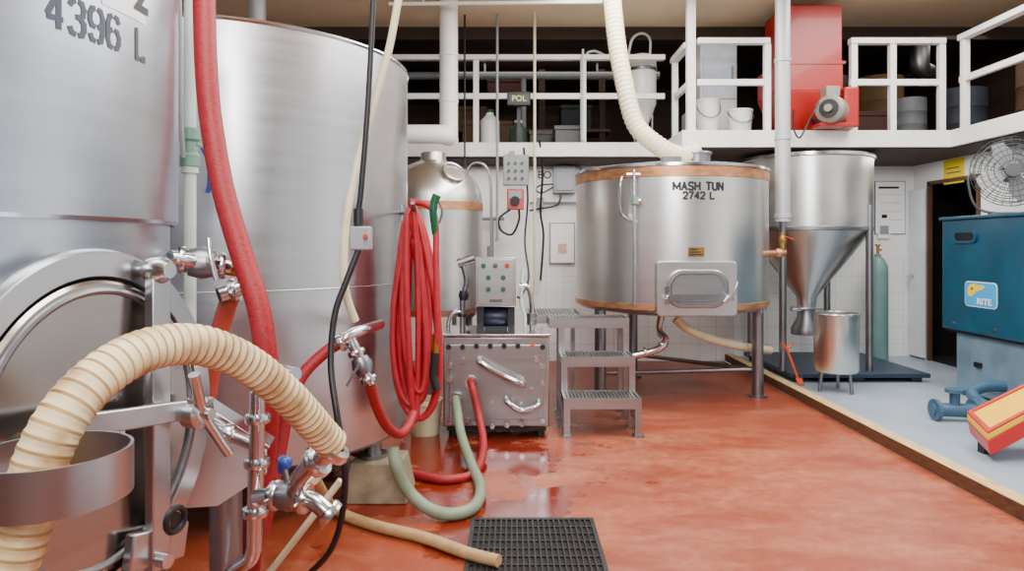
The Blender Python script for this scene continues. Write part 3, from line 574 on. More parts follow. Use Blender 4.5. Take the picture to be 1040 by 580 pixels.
# fan
FC=V((4.17,5.76,1.975)); fd=V((-.45,-.88,.05)).normalized()
fn=T('fan','grey wire cage fan sitting on top of the teal boiler','fan',(4.17,5.8,1.605))
fu,fw=frame(fd); b=B()
for R_,dz in ((.29,0),(.26,.05),(.22,.07),(.175,.085),(.13,.09),(.08,.095)): b.torus(FC+fd*dz,R_,.004,fd,40,6); b.torus(FC-fd*dz,R_,.004,fd,40,6)
for k in range(28):
    a=2*PI*k/28; e=fu*math.cos(a)+fw*math.sin(a)
    for s_ in (1,-1): b.tube([FC+e*.29,FC+e*.26+fd*.05*s_,FC+e*.175+fd*.085*s_,FC+e*.06+fd*.097*s_],.0022,5,4)
P('cage',b,greyl,fn)
for k in range(4):
    b=B(); a=2*PI*k/4+.4; e=fu*math.cos(a)+fw*math.sin(a); q=fd.cross(e)
    vs=[FC+e*.04-q*.03-fd*.015,FC+e*.16-q*.08-fd*.03,FC+e*.25-q*.05-fd*.02,FC+e*.255+q*.04+fd*.02,FC+e*.15+q*.07+fd*.03,FC+e*.04+q*.03+fd*.015]
    A=[b.v(p_) for p_ in vs];C_=[b.v(p_+fd*.005) for p_ in vs]; b.f(A[::-1]);b.f(C_)
    for i in range(6): b.f([A[i],A[(i+1)%6],C_[(i+1)%6],C_[i]])
    P('blade',b,greyp,fn)
P('hub',B().lathe([(0,-.05),(.045,-.05),(.045,.03),(.03,.045),(0,.045)],FC,24,fd),greyd,fn)
P('badge',B().lathe([(0,.095),(.055,.095),(.055,.105),(0,.105)],FC,24,fd),greyd,fn)
P('motor',B().lathe([(0,-.2),(.05,-.2),(.07,-.17),(.07,-.1),(0,-.1)],FC,24,fd),greyd,fn)
b=B(); b.tube([FC+fu*.28,FC+fu*.3-V((0,0,.08)),FC+fu*.25-V((0,0,.28)),FC+fu*.12-V((0,0,.345)),FC-fu*.12-V((0,0,.345)),FC-fu*.25-V((0,0,.28)),FC-fu*.3-V((0,0,.08)),FC-fu*.28],.011,10); P('stand',b,greyl,fn)
P('base',B().bx(FC.x-.13,FC.x+.13,FC.y-.1,FC.y+.1,1.605,1.63),greyl,fn,.004)
# yellow chute
yc=T('grain_chute','yellow and red tilted chute at the right edge of the grey floor','chute',(3.3,4.2,.06))
ya,yb2=4.45,4.1
p1,p2,p3,p4=W(982,420,ya),W(1064,380,ya),W(1064,408,yb2),W(1003,441,yb2)
dn=V((.02,-.0,-.13)); dn2=V((.0,0,-.04))
b=B(); b.hexa([p1+dn2,p4+dn2,p3+dn2,p2+dn2,p1,p4,p3,p2]); P('yellow_top',b,yellow,yc,.006)
b=B(); b.hexa([p1+dn,p4+dn,p3+dn,p2+dn,p1+dn2,p4+dn2,p3+dn2,p2+dn2]); P('red_body',b,redc,yc,.006)
up=V((0,0,.014))
def edge(a0,a1,b0,b1): return B().hexa([a0,a1,b1,b0,a0+up,a1+up,b1+up,b0+up])
P('red_edge',edge(p4,p3,p4.lerp(p1,.09),p3.lerp(p2,.09)),redc,yc,.003)
P('red_edge',edge(p1.lerp(p4,.08),p2.lerp(p3,.08),p1,p2),redc,yc,.003)
P('red_edge',edge(p1.lerp(p4,.08),p4.lerp(p1,.09),p1.lerp(p4,.08).lerp(p2,.05),p4.lerp(p1,.09).lerp(p3,.07)),redc,yc,.003)
for q in (p1.lerp(p4,.5).lerp(p2,.12),p3.lerp(p2,.5)):
    P('foot',B().bx(q.x-.03,q.x+.03,q.y-.03,q.y+.03,.06,q.z-.1),dk,yc)
# ------------------------------------------------------------- wall items
t_=T('notice_board','white printed notice with a small clipped grey sheet on the wall above the gas cylinder','notice',W(903,245,8.1)); a=W(888,238,8.1);q=W(919,184,8.1)
P('border',B().bx(a.x,q.x,8.088,8.1,a.z,q.z),greyd,t_)
P('sheet',B().bx(a.x+.008,q.x-.008,8.084,8.088,a.z+.008,q.z-.008),paper,t_)
P('title_line',B().bx(a.x+.04,q.x-.08,8.081,8.084,q.z-.09,q.z-.065),ink,t_)
b=B()
for k in range(4): b.bx(a.x+.04,q.x-.03,8.082,8.084,q.z-.16-.1*k,q.z-.154-.1*k)
P('table_rules',b,pm('faint_rule',c(186,188,190),.7),t_)
P('small_sheet',B().bx(a.x+.03,a.x+.17,8.07,8.081,a.z-.05,a.z+.22),paper,t_)
P('sheet_print',B().bx(a.x+.05,a.x+.15,8.067,8.07,a.z+.0,a.z+.10),greyp,t_)
P('sheet_clip',B().bx(a.x+.07,a.x+.13,8.064,8.07,a.z+.19,a.z+.23),dk,t_)
MR=mat4(V((0,-1,0)),z,V((-1,0,0)),V((XR,7.36,H+.80)))
b=B(); b.tf=MR; b.prism(rr(.34,.26,.01,2),0,.006); t_=T('warning_sign','small yellow sign on the white wall above the dark doorway','sign',(XR,7.36,2.02)); P('plate',b,yellows,t_)
b=B(); b.tf=MR
for k in range(2): b.bx(-.12,.12-.03*k,-.02+.05*k,-.008+.05*k,.006,.008)
P('print_lines',b,greyd,t_)
t_=T('framed_print','small white framed print with pinkish picture on the wall behind the steps','picture',W(571,268,8.08)); a=W(558,268,8.07);q=W(584,226,8.07)
P('frame',B().bx(a.x,q.x,8.06,8.1,a.z,q.z),greyp,t_,.004); P('print',B().bx(a.x+.015,q.x-.015,8.055,8.06,a.z+.015,q.z-.015),paper,t_); P('picture',B().bx(a.x+.1,q.x-.1,8.052,8.055,a.z+.12,q.z-.25),pink,t_)
t_=T('wall_lettering','black letters on the white wall beside the grey electrical box','lettering',W(553,180,8.1)); pp=W(553,178,8.095); P('letters',B().text('BO',.12,lambda x,y:V((pp.x+x,8.095,pp.z+y)),.001),ink,t_)
t_=T('junction_box','grey electrical box on the wall with black cables looping from it','electrical box',W(570,197,8.0)); a=W(562,196,7.95);q=W(585,168,7.95)
P('box',B().bx(a.x,q.x,7.95,8.1,a.z,q.z),greyp,t_,.008); P('cover',B().bx(a.x+.03,q.x-.03,7.94,7.95,a.z+.03,q.z-.03),greyp,t_,.004)
P('cable',B().tube([W(562,190,7.93),W(550,196,7.9),W(544,192,7.9),W(550,188,7.9),W(562,187,7.93)],.009,8),blackr,t_)
P('cable',B().tube([W(570,196,7.95),W(566,208,7.9),W(548,212,7.9),W(538,214,7.85)],.012,8),blackr,t_)
t_=T('pendant_control','grey pendant control panel with green lights hanging under the loft edge','control panel',W(523,188,7.25)); a=W(511,188,7.25);q=W(537,157,7.25)
bx_=P('box',B().bx(a.x,q.x,7.25,7.34,a.z,q.z),greyp,t_,.008)
for i in range(3):
    for j in range(3):
        p=V((a.x+.06+.07*i,7.25,a.z+.07+.08*j)); P('lamp',B().cyl(p,p+V((0,-.014,0)),.016,n=12),green if j==2 else greyd,bx_)
P('bracket',B().bx(-.03,.03,7.32,7.38,2.2,2.36),greyp,t_)
t_=T('stop_switch','red emergency stop switch box hanging below the grey pendant panel','switch',W(523,213,7.25)); a=W(515,213,7.25);q=W(532,192,7.25)
P('box',B().bx(a.x,q.x,7.25,7.33,a.z,q.z),redc,t_,.008); P('button',B().cyl(W(523,204,7.25),W(523,204,7.2),.05,n=24),blackr,t_); P('plate',B().bx(a.x+.02,q.x-.02,7.244,7.25,a.z+.12,a.z+.2),greyp,t_); P('cable',B().tube([W(518,213,7.28),W(507,222,7.25),W(509,234,7.25),W(520,238,7.25),W(527,224,7.28),W(527,213,7.28)],.012,8),blackr,t_)
t_=T('digital_clock','black digital display box above the pendant panel on the loft edge','display',W(527,107,7.3)); a=W(515,107,7.3);q=W(539,93,7.3)
P('case',B().bx(a.x,q.x,7.3,7.37,a.z,q.z),blackr,t_,.006); P('face',B().bx(a.x+.02,q.x-.02,7.296,7.3,a.z+.03,q.z-.03),led,t_); pp=W(527,100,7.29); P('digits',B().text('POL',.085,lambda x,y:V((pp.x+x,7.292,pp.z+y)),.001),ledg,t_)
P('bracket',B().bx((a.x+q.x)/2-.02,(a.x+q.x)/2+.02,7.37,7.43,2.46,2.98),dk,t_)
for i,(px,y0,y1,Y,r_,lb) in enumerate(((505,-10,245,7.25,.014,'thin grey conduit left of the digital display'),(543,-10,300,7.2,.015,'thin yellowish conduit right of the digital display'),(472,-10,170,7.3,.01,'thin black cable hanging right of the white duct'),(592,50,143,7.44,.013,'thin white pipe standing left of the cream grain hose'))):
    a=W(px,max(y0,8),Y); 
    if y0<0: a.z=3.8
    q=W(px,y1,Y); S('conduit',B().cyl(q,a,r_,n=12).cyl(q,q+V((0,0,.03)),r_*1.6,n=12),[greyp,clear,blackr,pvc][i],lb,'conduit')
S('overhead_pipe',B().cyl(W(395,4,6.5),W(612,2,6.5),.018,n=12).cyl(W(430,4,6.5),V((W(430,4,6.5).x,6.5,3.8)),.008,n=8).cyl(W(580,2,6.5),V((W(580,2,6.5).x,6.5,3.8)),.008,n=8),white,'thin white pipe running level just under the ceiling','pipe')
b=B(); b.tube([W(592,140,7.62),W(594,65,7.6),W(602,52,7.6),W(618,58,7.6),W(635,62,7.55),W(642,40,7.55),W(652,34,7.6),W(660,40,7.7),W(660,56,7.75)],.014,10); S('hose_loop',b,pvc,'thin pale hose looping behind the cream grain hose to the loft vessel','hose')
# ------------------------------------------------------------- loft clutter
def bucket(x,y,r,h,lb,m=whitep,grp=None):
    t=T('bucket',lb,'bucket',(x,y,ZT),grp)
    P('body',B().lathe([(0,ZT),(r*.85,ZT),(r,ZT+h*.93),(r*1.05,ZT+h*.93),(r*1.05,ZT+h),(r*.93,ZT+h),(r*.8,ZT+.02),(0,ZT+.02)],(x,y,0),32),m,t)
    P('handle',B().tube([(x-r*1.05,y,ZT+h*.9),(x-r*.8,y-r*.8,ZT+h*.6),(x,y-r*1.12,ZT+h*.45),(x+r*.8,y-r*.8,ZT+h*.6),(x+r*1.05,y,ZT+h*.9)],.005,6),steelM,t)
    return t
bucket(1.97,6.95,.12,.36,'taller white plastic bucket on the loft balcony')
bucket(2.3,6.95,.12,.26,'shorter white plastic bucket on the loft, nearest the red mill')
t_=T('white_cabinet','pale box cabinet behind the balcony rail above the white buckets','cabinet',(2.2,7.6,ZT)); P('body',B().bx(2.05,2.45,7.5,7.8,ZT,3.62),white,t_,.01); P('door',B().bx(2.07,2.43,7.485,7.5,2.95,3.58),pm('pale_blue_door',c(200,214,228),.4),t_,.004); P('handle',B().bx(2.38,2.40,7.465,7.485,3.1,3.3),greyp,t_)
vx,vy=1.47,7.82
t_=T('loft_vessel','tall pale cylinder vessel on the loft right of the cream hose','vessel',(vx,vy,ZT)); P('body',B().lathe([(0,ZT+.25),(.08,ZT+.27),(.165,ZT+.5),(.165,3.44),(.14,3.5),(.05,3.53),(0,3.53)],(vx,vy,0),40),whitep,t_)
for zz in (3.32,3.0): P('band',B().lathe([(.165,zz),(.171,zz+.005),(.171,zz+.035),(.165,zz+.04)],(vx,vy,0),40),steelM,t_)
for k in range(3): P('leg',B().cyl((vx+.12*math.cos(k*2.1),vy+.12*math.sin(k*2.1),ZT),(vx+.12*math.cos(k*2.1),vy+.12*math.sin(k*2.1),ZT+.46),.015,n=10),steelM,t_)
t_=T('control_cage','small grey wire cage machine on the loft edge above the mash tun','machine',(1.78,7.3,ZT)); 
P('housing',B().bx(1.83,1.98,7.25,7.45,ZT,ZT+.3),greyp,t_,.01)
b=B()
for k in range(7): b.cyl((1.83+.025*k,7.24,ZT+.02),(1.83+.025*k,7.24,ZT+.28),.003,n=6)
for k in range(4): b.cyl((1.82,7.238,ZT+.03+.08*k),(1.99,7.238,ZT+.03+.08*k),.003,n=6)
P('grille',b,steelM,t_)
def bottle(x,y,h,r,m,cm,lb):
    t=T('bottle',lb,'bottle',(x,y,ZT)); P('body',B().lathe([(0,ZT),(r,ZT),(r,ZT+h*.7),(r*.4,ZT+h*.86),(r*.4,ZT+h*.93),(0,ZT+h*.93)],(x,y,0),24),m,t); P('cap',B().cyl((x,y,ZT+h*.92),(x,y,ZT+h),r*.45,n=16),cm,t)
bottle(-.25,7.75,.42,.11,whitep,greendim,'white plastic bottle with green cap on the loft')
bottle(.07,7.75,.30,.10,greendim,whitep,'dull green bottle with white cap on the loft below the digital display')
def drum(x,y,r,h,m,lb,z0=ZT):
    t=T('drum',lb,'drum',(x,y,z0)); P('body',B().lathe([(0,z0),(r,z0),(r,z0+h*.33),(r*1.03,z0+h*.35),(r,z0+h*.37),(r,z0+h*.64),(r*1.03,z0+h*.66),(r,z0+h*.68),(r,z0+h),(r*.96,z0+h),(r*.96,z0+h-.02),(0,z0+h-.02)],(x,y,0),32),m,t); P('bung',B().cyl((x+r*.5,y,z0+h-.02),(x+r*.5,y,z0+h+.015),.03,n=12),greyd,t)
drum(4.3,8.1,.27,.85,yellowd,'dusty yellow drum on the loft behind the right guard rail')
drum(3.75,8.3,.27,.9,greyd,'dark grey drum on the loft right of the red mill')
drum(4.15,7.2,.16,.42,pm('dim_grey_bin',c(88,92,96),.6),'small grey bin on the loft behind the right guard rail')
drum(4.95,7.6,.25,.6,pm('dim_blue',c(52,60,72),.6),'dull blue drum on the loft at the rail corner')
drum(5.35,6.9,.25,.75,pm('dim_brown',c(96,74,52),.6),'dull brown drum on the right loft behind the grain sacks')
b=B(); b.tube([(4.9,8.9,ZT+.9),(4.9,8.3,ZT+.9),(4.85,8.05,ZT+.9),(4.7,7.95,ZT+.95),(4.7,7.95,3.72)],.11,18,8); S('loft_duct',b,steelM,'silver elbow duct on the loft behind the rail corner','duct')
S('loft_pipe',B().cyl((-2.6,8.9,3.55),(1.9,8.9,3.55),.05,n=16).cyl((-.35,8.9,3.55),(-.35,8.9,3.72),.012,n=8).cyl((1.1,8.9,3.55),(1.1,8.9,3.72),.012,n=8).cyl((.15,8.9,3.55),(.15,8.9,ZT),.035,n=14),greyp,'grey overhead pipe with a drop leg in the dark loft','pipe')
rk=T('shelf_rack','dark wooden shelf rack at the back of the loft behind the long rail','shelf',(-.4,9.3,ZT))
for x in (-2.2,-.9,.4,1.2): P('upright',B().bx(x-.04,x+.04,9.15,9.23,ZT,3.7),darkw,rk)
for zz in (ZT+.4,ZT+.85): P('shelf_board',B().bx(-2.3,1.3,9.1,9.6,zz,zz+.04),card,rk)
def carton(x,y,z0,w,d,h,m,lb):
    t=T('storage_box',lb,'box',(x,y,z0)); P('body',B().bx(x-w/2,x+w/2,y-d/2,y+d/2,z0,z0+h-.05),m,t,.008); P('lid',B().bx(x-w/2-.01,x+w/2+.01,y-d/2-.01,y+d/2+.01,z0+h-.05,z0+h),m,t,.006)
gw=pm('dim_grey_box',c(92,90,86),.7); gt=pm('dim_teal_box',c(34,48,50),.7); gr_=pm('dim_red_box',c(62,28,24),.7)
carton(-.55,9.3,ZT+.44,.4,.35,.3,card,'brown cardboard box on the lower loft shelf near the white duct')
carton(.85,9.3,ZT+.44,.4,.35,.32,gt,'dark teal box on the lower loft shelf left of the cream hose')
carton(-.1,9.3,ZT+.89,.45,.35,.22,gr_,'dark red box on the upper loft shelf')
carton(.65,7.85,ZT,.34,.3,.24,greyd,'dark grey box on the loft floor left of the cream hose')
carton(-.3,8.5,ZT,.6,.4,.4,card,'brown cardboard box on the loft floor behind the bottles')
carton(.36,8.3,ZT,.3,.3,.26,gw,'grey box on the loft floor right of the green bottle')
carton(3.75,7.35,ZT,.36,.3,.3,gr_,'dark red box on the loft right of the red mill')
def sackf(x,y,zz,lb,r,grp='grain sacks on the right loft'):
    b=B(); b.ball((0,0,0),1,20,12); bmesh.ops.scale(b.bm,vec=(.32,.22,.1),verts=b.bm.verts)
    for v in b.bm.verts: v.co+=V((random.uniform(-.012,.012),random.uniform(-.012,.012),0)); v.co.z=max(v.co.z,-.07)
    bmesh.ops.rotate(b.bm,cent=(0,0,0),matrix=Matrix.Rotation(r,3,'Z'),verts=b.bm.verts); bmesh.ops.translate(b.bm,vec=(x,y,zz+.07),verts=b.bm.verts)
    S('grain_sack',b,sack,lb,'sack',grp)
for k in range(3): sackf(4.85,5.9,ZT+.172*k,('white grain sack at the bottom of the pile on the right loft','white grain sack in the middle of the pile on the right loft','white grain sack topping the pile on the right loft')[k],1.5+.2*k)
# ------------------------------------------------------------- hoses in front
b=B(); b.tube([W(2,600,1.04),W(24,535,1.05),W(42,468,1.06),W(70,415,1.09),W(112,374,1.16),W(158,353,1.25),W(205,351,1.34),W(252,370,1.44),W(294,404,1.54),W(325,438,1.64),W(338,452,1.68)],lambda t:.038,20,10,band=.019,rib=.04); S('suction_hose',b,[cream,creamb],'thick cream ribbed hose arching across the foreground hatch','hose')
b=B(); b.tube([W(207,-20,2.45),W(209,60,2.4),W(214,120,2.38),W(226,190,2.35),W(246,260,2.32),W(262,310,2.3),W(270,360,2.3),W(273,410,2.35),W(268,470,2.4),W(258,540,2.42),G(252,592,.05)],.038,18,10); S('rubber_hose',b,redhose,'thick red rubber hose falling between the two big tanks','hose')
b=B(); b.tube([W(243,285,2.62),W(233,305,2.62),W(224,335,2.64),W(214,380,2.65),W(208,430,2.65),W(206,500,2.66)],.034,16,8); S('rubber_hose',b,redhose2,'faded salmon hose hanging behind the thick red hose','hose')
b=B(); b.tube([W(346,348,2.88),W(330,358,2.86),W(308,380,2.82),W(294,410,2.78),W(286,450,2.75),W(276,500,2.7),W(266,545,2.66)],.025,14,8); S('rubber_hose',b,redhose,'red hose curving down from the steel valve on the plain tank','hose')
vt=T('tank_valve','steel valve assembly on the front of the plain silver tank','valve',W(355,350,2.95))
b=B(); b.tube([W(345,349,2.88),W(356,340,2.9),W(372,334,3.0),W(385,330,3.3),W(385,328,3.45)],.024,14).tube([W(356,345,2.9),W(366,366,2.9),W(376,390,2.92)],.024,14); clamp(b,W(347,348,2.88),(-1,0,-.6),.027); clamp(b,W(362,358,2.9),(.4,0,-1),.027); clamp(b,W(374,385,2.91),(.4,0,-1),.027); P('pipe',b,steelD,vt)
P('valve_body',B().lathe([(0,-.04),(.035,-.035),(.045,0),(.035,.035),(0,.04)],W(368,371,2.9),24,(.4,0,-1)),steelM,vt); P('lever',B().bar(W(366,368,2.86),W(352,392,2.85),.018,.01),steelM,vt)
b=B(); b.tube([W(376,392,2.93),W(382,412,3.0),W(392,432,3.1),W(405,441,3.2),W(414,434,3.3),W(420,420,3.4)],.022,14,8); S('rubber_hose',b,redhose,'short red hose looping from the tank valve towards the hanging coil','hose')
cx,cz=-.512,.99; pts=[]
NL=10
for k in range(NL*16):
    t=k/16; a=2*PI*t; i=int(t); j=(i*3)%NL
    w_=(.032+.012*j)*(.82-.27*math.cos(a)); hh_=.59-.022*((i*7)%NL)
    pts.append((cx+w_*math.sin(a)+.022*math.sin(i*2.3)*(1-math.cos(a))*.5-.012*math.cos(a)+.008*math.sin(2*a+i),3.56+.015*i+.016*math.sin(a+i),cz+hh_*math.cos(a)-(.0 if math.cos(a)>0 else .008*i-.05)))
hc_=T('hanging_hose','coiled red washdown hose hanging on the side of the plain tank','hose',(cx,3.65,.4))
P('coil',B().tube(pts,.0168,10,3),redcoil,hc_)
P('tail',B().tube([pts[0],W(440,215,3.53),W(443,270,3.51),W(444,330,3.51),W(442,360,3.53)],.0168,10,8),redcoil,hc_)
P('hose_end',B().cyl(W(442,356,3.53),W(441,372,3.53),.022,n=16).tube([W(441,370,3.53),W(440,382,3.53),W(444,396,3.53)],.022,12),blackr,hc_)
P('coupling',B().cyl(W(443,340,3.52),W(442,358,3.53),.022,n=12),brass,hc_)
S('hose_hook',B().tube([(-.645,3.98,1.54),(-.6,3.9,1.54),(-.52,3.75,1.525),(-.505,3.58,1.53),(-.505,3.5,1.57)],.012,10).cyl((-.635,3.98,1.49),(-.635,3.98,1.59),.02,n=10),steelM,'steel hook on the tank carrying the coiled red hose','hook')
sg=T('spray_nozzle','dark green spray nozzle hanging at the top of the coiled red hose','nozzle',W(441,235,3.5))
P('body',B().tube([W(444,198,3.5),W(441,205,3.5),W(440,216,3.5),W(441,228,3.51),W(442,238,3.52)],lambda t:.023-.006*t,14),green,sg); P('trigger',B().tube([W(446,205,3.48),W(449,215,3.48),W(446,227,3.48)],.006,8),steelM,sg)
b=B(); b.tube([W(463,405,4.785),W(464,412,4.72),W(468,440,4.5),W(478,470,4.15),G(488,495,.032),G(482,514,.032),G(462,522,.032),G(438,518,.05),W(416,500,3.42),W(403,475,3.42),W(399,455,3.45)],.031,16,10); S('transfer_hose',b,greenhose,'grey green hose curving from the pump cart to the plain tank','hose')
b=B(); b.tube([W(478,388,4.785),W(480,394,4.72),W(487,425,4.65),W(491,455,4.4),G(482,480,.026),G(455,487,.026),G(425,483,.026),G(395,476,.026),W(370,464,4.3),W(358,458,4.3)],.026,16,10); S('transfer_hose',b,redhose,'red hose running from the pump cart along the wet floor','hose')
b=B(); b.tube([W(318,486,2.75),G(335,512,.06),G(352,524,.028),G(385,535,.028),G(430,546,.028),G(475,562,.030),G(507,570,.034)],.026,16,10,band=.03,rib=.03); S('drain_hose',b,[floorhose,floorhose],'beige hose lying on the red floor and ending at the drain','hose')
q=G(432,440,0); t_=T('bucket','cream plastic bucket on the floor beneath the coiled red hose','bucket',(q.x,q.y,0))
P('body',B().lathe([(0,0),(.1,0),(.12,.22),(.125,.22),(.125,.25),(.11,.25),(.1,.02),(0,.02)],(q.x,q.y,0),32),clear,t_); P('handle',B().tube([(q.x-.125,q.y,.23),(q.x,q.y-.13,.14),(q.x+.125,q.y,.23)],.004,6),steelM,t_)
dg_=T('floor_drain','square black slatted drain set in the red floor','drain',(.1,3.1,0))
P('pit_shade',B().bx(-.19,.39,2.82,3.38,.0005,.003),painted_dark,dg_)  # flat dark sheet on the floor, painted shade in place of a pit
b=B().bx(-.2,.40,3.375,3.40,.001,.012).bx(-.2,.4,2.80,2.825,.001,.012).bx(-.2,-.18,2.825,3.375,.001,.012).bx(.38,.4,2.825,3.375,.001,.012)
P('frame',b,blackr,dg_)
b=B()
slat=pm('drain_slat',c(30,25,23),.45,.3,.2,9)
for k in range(1,22): x=-.18+.56*k/22; b.bx(x-.004,x+.004,2.825,3.375,.004,.014)
for k in range(1,7): y=2.825+.55*k/7; b.bx(-.18,.38,y-.006,y+.006,.004,.010)
P('grate',b,slat,dg_)
# cables / tubes from above
b=B(); b.tube([W(407,-15,2.75),W(395,50,2.75),W(378,110,2.74),W(362,170,2.72),W(352,222,2.7),W(349,270,2.7),W(352,300,2.72),W(361,326,2.75)],.0155,12,10); S('clear_tube',b,clear,'pale milky tube slanting down across the plain silver tank','tube')
t_=T('power_cable','black power cable hanging in front of the plain silver tank','cable',W(364,230,2.62))
b=B(); b.tube([W(380,-15,2.62),W(374,100,2.62),W(367,190,2.62),W(364,214,2.62)],.011,10,8); P('upper_length',b,blackr,t_)
b=B(); b.tube([W(364,254,2.62),W(352,285,2.6),W(340,320,2.58),W(336,370,2.55),W(342,420,2.5),W(350,470,2.5),W(348,520,2.55),W(335,560,2.6),G(308,588,.02)],.012,10,10); P('lower_length',b,blackr,t_)
sb=P('switch_body',B().bx(W(356,0,2.62).x,W(377,0,2.62).x,2.60,2.65,W(0,254,2.62).z,W(0,230,2.62).z),greyp,t_,.006); P('button',B().cyl(W(371,240,2.6),W(371,240,2.585),.009,n=12),redc,sb); P('gland',B().cyl(W(364,230,2.62),W(364,212,2.62),.018,n=12),blackr,sb)
S('sight_pipe',B().cyl(W(193,470,2.6),V((W(193,0,2.6).x,2.6,3.8)),.022,n=20).cyl(W(193,176,2.6),W(193,168,2.6),.03,n=16),pvc,'pale plastic pipe standing beside the foreground tank','pipe')
t_=T('pipe_fitting','green valve fitting on the pale plastic pipe','fitting',W(193,168,2.6)); P('body',B().lathe([(.025,-.075),(.036,-.07),(.036,-.03),(.028,-.02),(.028,.02),(.036,.03),(.036,.07),(.025,.075)],W(193,150,2.6),20),greenfit,t_); P('handle',B().bar(W(200,147,2.56),W(209,152,2.56),.02,.012),greenfit,t_)
b=B(); b.tube([W(182,-10,2.5),W(183,60,2.5),W(184,125,2.5),W(186,160,2.52)],.009,8,8); S('thin_tube',b,greyp,'thin grey tube along the right edge of the foreground tank','tube')
b=B(); b.tube([W(206,150,2.5),W(212,165,2.5),W(213,185,2.5),W(211,196,2.5)],.009,8,8); S('thin_tube',b,blue,'short blue tube beside the green pipe fitting','tube')
vt=T('tank_valve','steel side valve on the foreground tank beside the pale pipe','valve',W(215,262,2.35))
b=B(); b.cyl(W(172,262,2.2),W(236,272,2.38),.026,n=20); clamp(b,W(185,264,2.25),(1,.3,-.05),.032); clamp(b,W(226,270,2.36),(1,.3,-.05),.032); P('pipe',b,steelD,vt)
P('valve_body',B().lathe([(0,-.045),(.045,-.04),(.055,0),(.045,.04),(0,.045)],W(205,267,2.3),24,(1,.3,-.05)),steelM,vt); P('lever',B().tube([W(212,242,2.24),W(214,262,2.23),W(220,284,2.23)],.009,10).cyl(W(212,265,2.28),W(213,264,2.23),.012,n=12),steelD,vt); P('end_cap',B().cyl(W(232,271,2.37),W(240,272,2.39),.03,n=20),brass,vt)
b=B(); b.cyl(W(222,300,2.55),W(246,292,2.6),.03,n=20); clamp(b,W(238,295,2.58),(1,.2,.3),.033); S('hose_coupling',b,steelD,'steel coupling at the top of the faded salmon hose','coupling')
vc=T('outlet_manifold','steel pipes and clamped valves low beside the foreground tank','valve manifold',W(270,540,2.0))
b=B(); b.cyl(W(262,398,2.0),W(258,560,2.0),.022,n=20)
b.tube([W(262,400,2.0),W(268,386,1.98),W(284,378,1.95),W(300,380,1.9)],.02,14)
for q in ((262,425),(261,470),(259,520)): clamp(b,W(*q,2.0),(0,0,1),.026)
P('riser',b,steelD,vc)
b=B(); b.tube([W(262,505,1.98),W(285,503,1.92),W(305,505,1.88),W(320,510,1.86),W(332,520,1.85)],.024,16); clamp(b,W(280,503,1.93),(1,-.2,0),.03); clamp(b,W(309,506,1.88),(1,-.2,-.1),.03); P('cross_pipe',b,steelD,vc)
P('valve_body',B().lathe([(0,-.035),(.036,-.03),(.044,0),(.036,.03),(0,.035)],W(294,503,1.9),24,(1,-.2,0)),steelM,vc)
P('end_flange',B().lathe([(0,-.01),(.04,-.01),(.042,0),(.04,.012),(0,.012)],W(334,522,1.85),24,(.7,0,-.6)),steelD,vc)
P('blue_handle',B().cyl(W(287,478,1.9),W(288,466,1.88),.014,n=12).ball(W(290,470,1.87),.018),blue,vc); P('handle_stem',B().cyl(W(294,500,1.9),W(289,476,1.89),.009,n=10),steelM,vc)
b=B(); b.tube([W(338,452,1.68),W(330,462,1.7),W(318,472,1.74),W(305,485,1.8),W(300,498,1.87)],.025,16,6); clamp(b,W(336,455,1.685),(-.6,0,-.7),.036); clamp(b,W(322,469,1.73),(-.8,.2,-.6),.03); P('hose_elbow',b,steelD,vc)
b=B(); b.tube([W(258,556,2.0),W(254,568,2.0),W(240,578,2.02),W(228,590,2.05)],.022,14); P('lower_bend',b,steelD,vc)
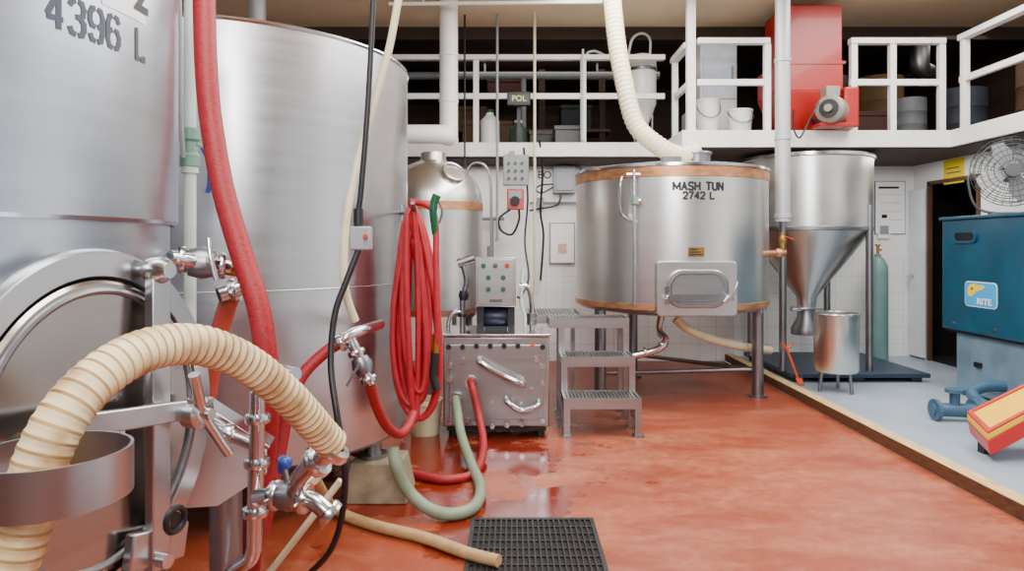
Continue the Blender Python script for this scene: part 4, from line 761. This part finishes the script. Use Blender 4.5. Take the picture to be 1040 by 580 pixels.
b=B(); b.tube([W(205,430,2.05),W(230,440,2.02),W(258,452,2.0)],.018,12); clamp(b,W(232,441,2.02),(1,0,-.3),.022); P('side_branch',b,steelD,vc)
b=B(); b.cyl(G(272,584,.03),W(346,488,2.75),.014,n=12); S('pvc_rod',b,clear,'thin pale rod lying slanted behind the foreground valves','rod')
# ------------------------------------------------------------- lights, world, camera
def area(name,loc,size,sy,power,rot=(0,0,0),col=(1,1,1)):
    l=bpy.data.lights.new(name,'AREA'); l.shape='RECTANGLE'; l.size=size; l.size_y=sy; l.energy=power; l.color=col
    o=bpy.data.objects.new(name,l); o.location=loc; o.rotation_euler=rot; COL.objects.link(o)
area('ceiling_light',(1.0,4.4,3.75),1.2,4.0,265,(0,0,0),(1,.97,.93))
area('ceiling_light',(3.5,4.2,3.75),1.0,4.0,175,(0,0,0),(1,.97,.93))
area('ceiling_light',(-.4,1.0,3.75),1.0,2.0,115,(0,0,0),(1,.98,.95))
area('front_light',(.3,-1.9,3.0),1.5,.9,200,(math.radians(68),0,0),(.97,.98,1))
area('loft_fill',(1.0,9.0,3.7),3.5,.6,12,(0,0,0),(1,.9,.78))  # added fill, lifts the loft so its clutter shows
area('loft_fill',(5.0,7.2,3.7),.6,2.5,10,(0,0,0),(1,.9,.78))  # added fill over the right loft
area('under_loft_fill',(.2,7.72,2.27),2.2,.12,9,(0,0,0),(1,.98,.95))  # added fill with no fixture, brightens the back wall
area('under_loft_fill',(4.1,7.0,2.27),.5,.9,13,(0,0,0),(1,.98,.95))  # added fill with no fixture, brightens the walls at right
w=bpy.data.worlds.new('world'); SC.world=w; w.use_nodes=True; w.node_tree.nodes['Background'].inputs[0].default_value=(.93,.97,1,1); w.node_tree.nodes['Background'].inputs[1].default_value=1.0
cd=bpy.data.cameras.new('camera'); cam=bpy.data.objects.new('camera',cd); COL.objects.link(cam)
cam.location=(0,0,H); cam.rotation_euler=(PI/2,0,0); cd.sensor_width=36; cd.sensor_fit='HORIZONTAL'; cd.lens=36*F/1040; cd.shift_y=-40/1040; cd.clip_start=.05
SC.camera=cam
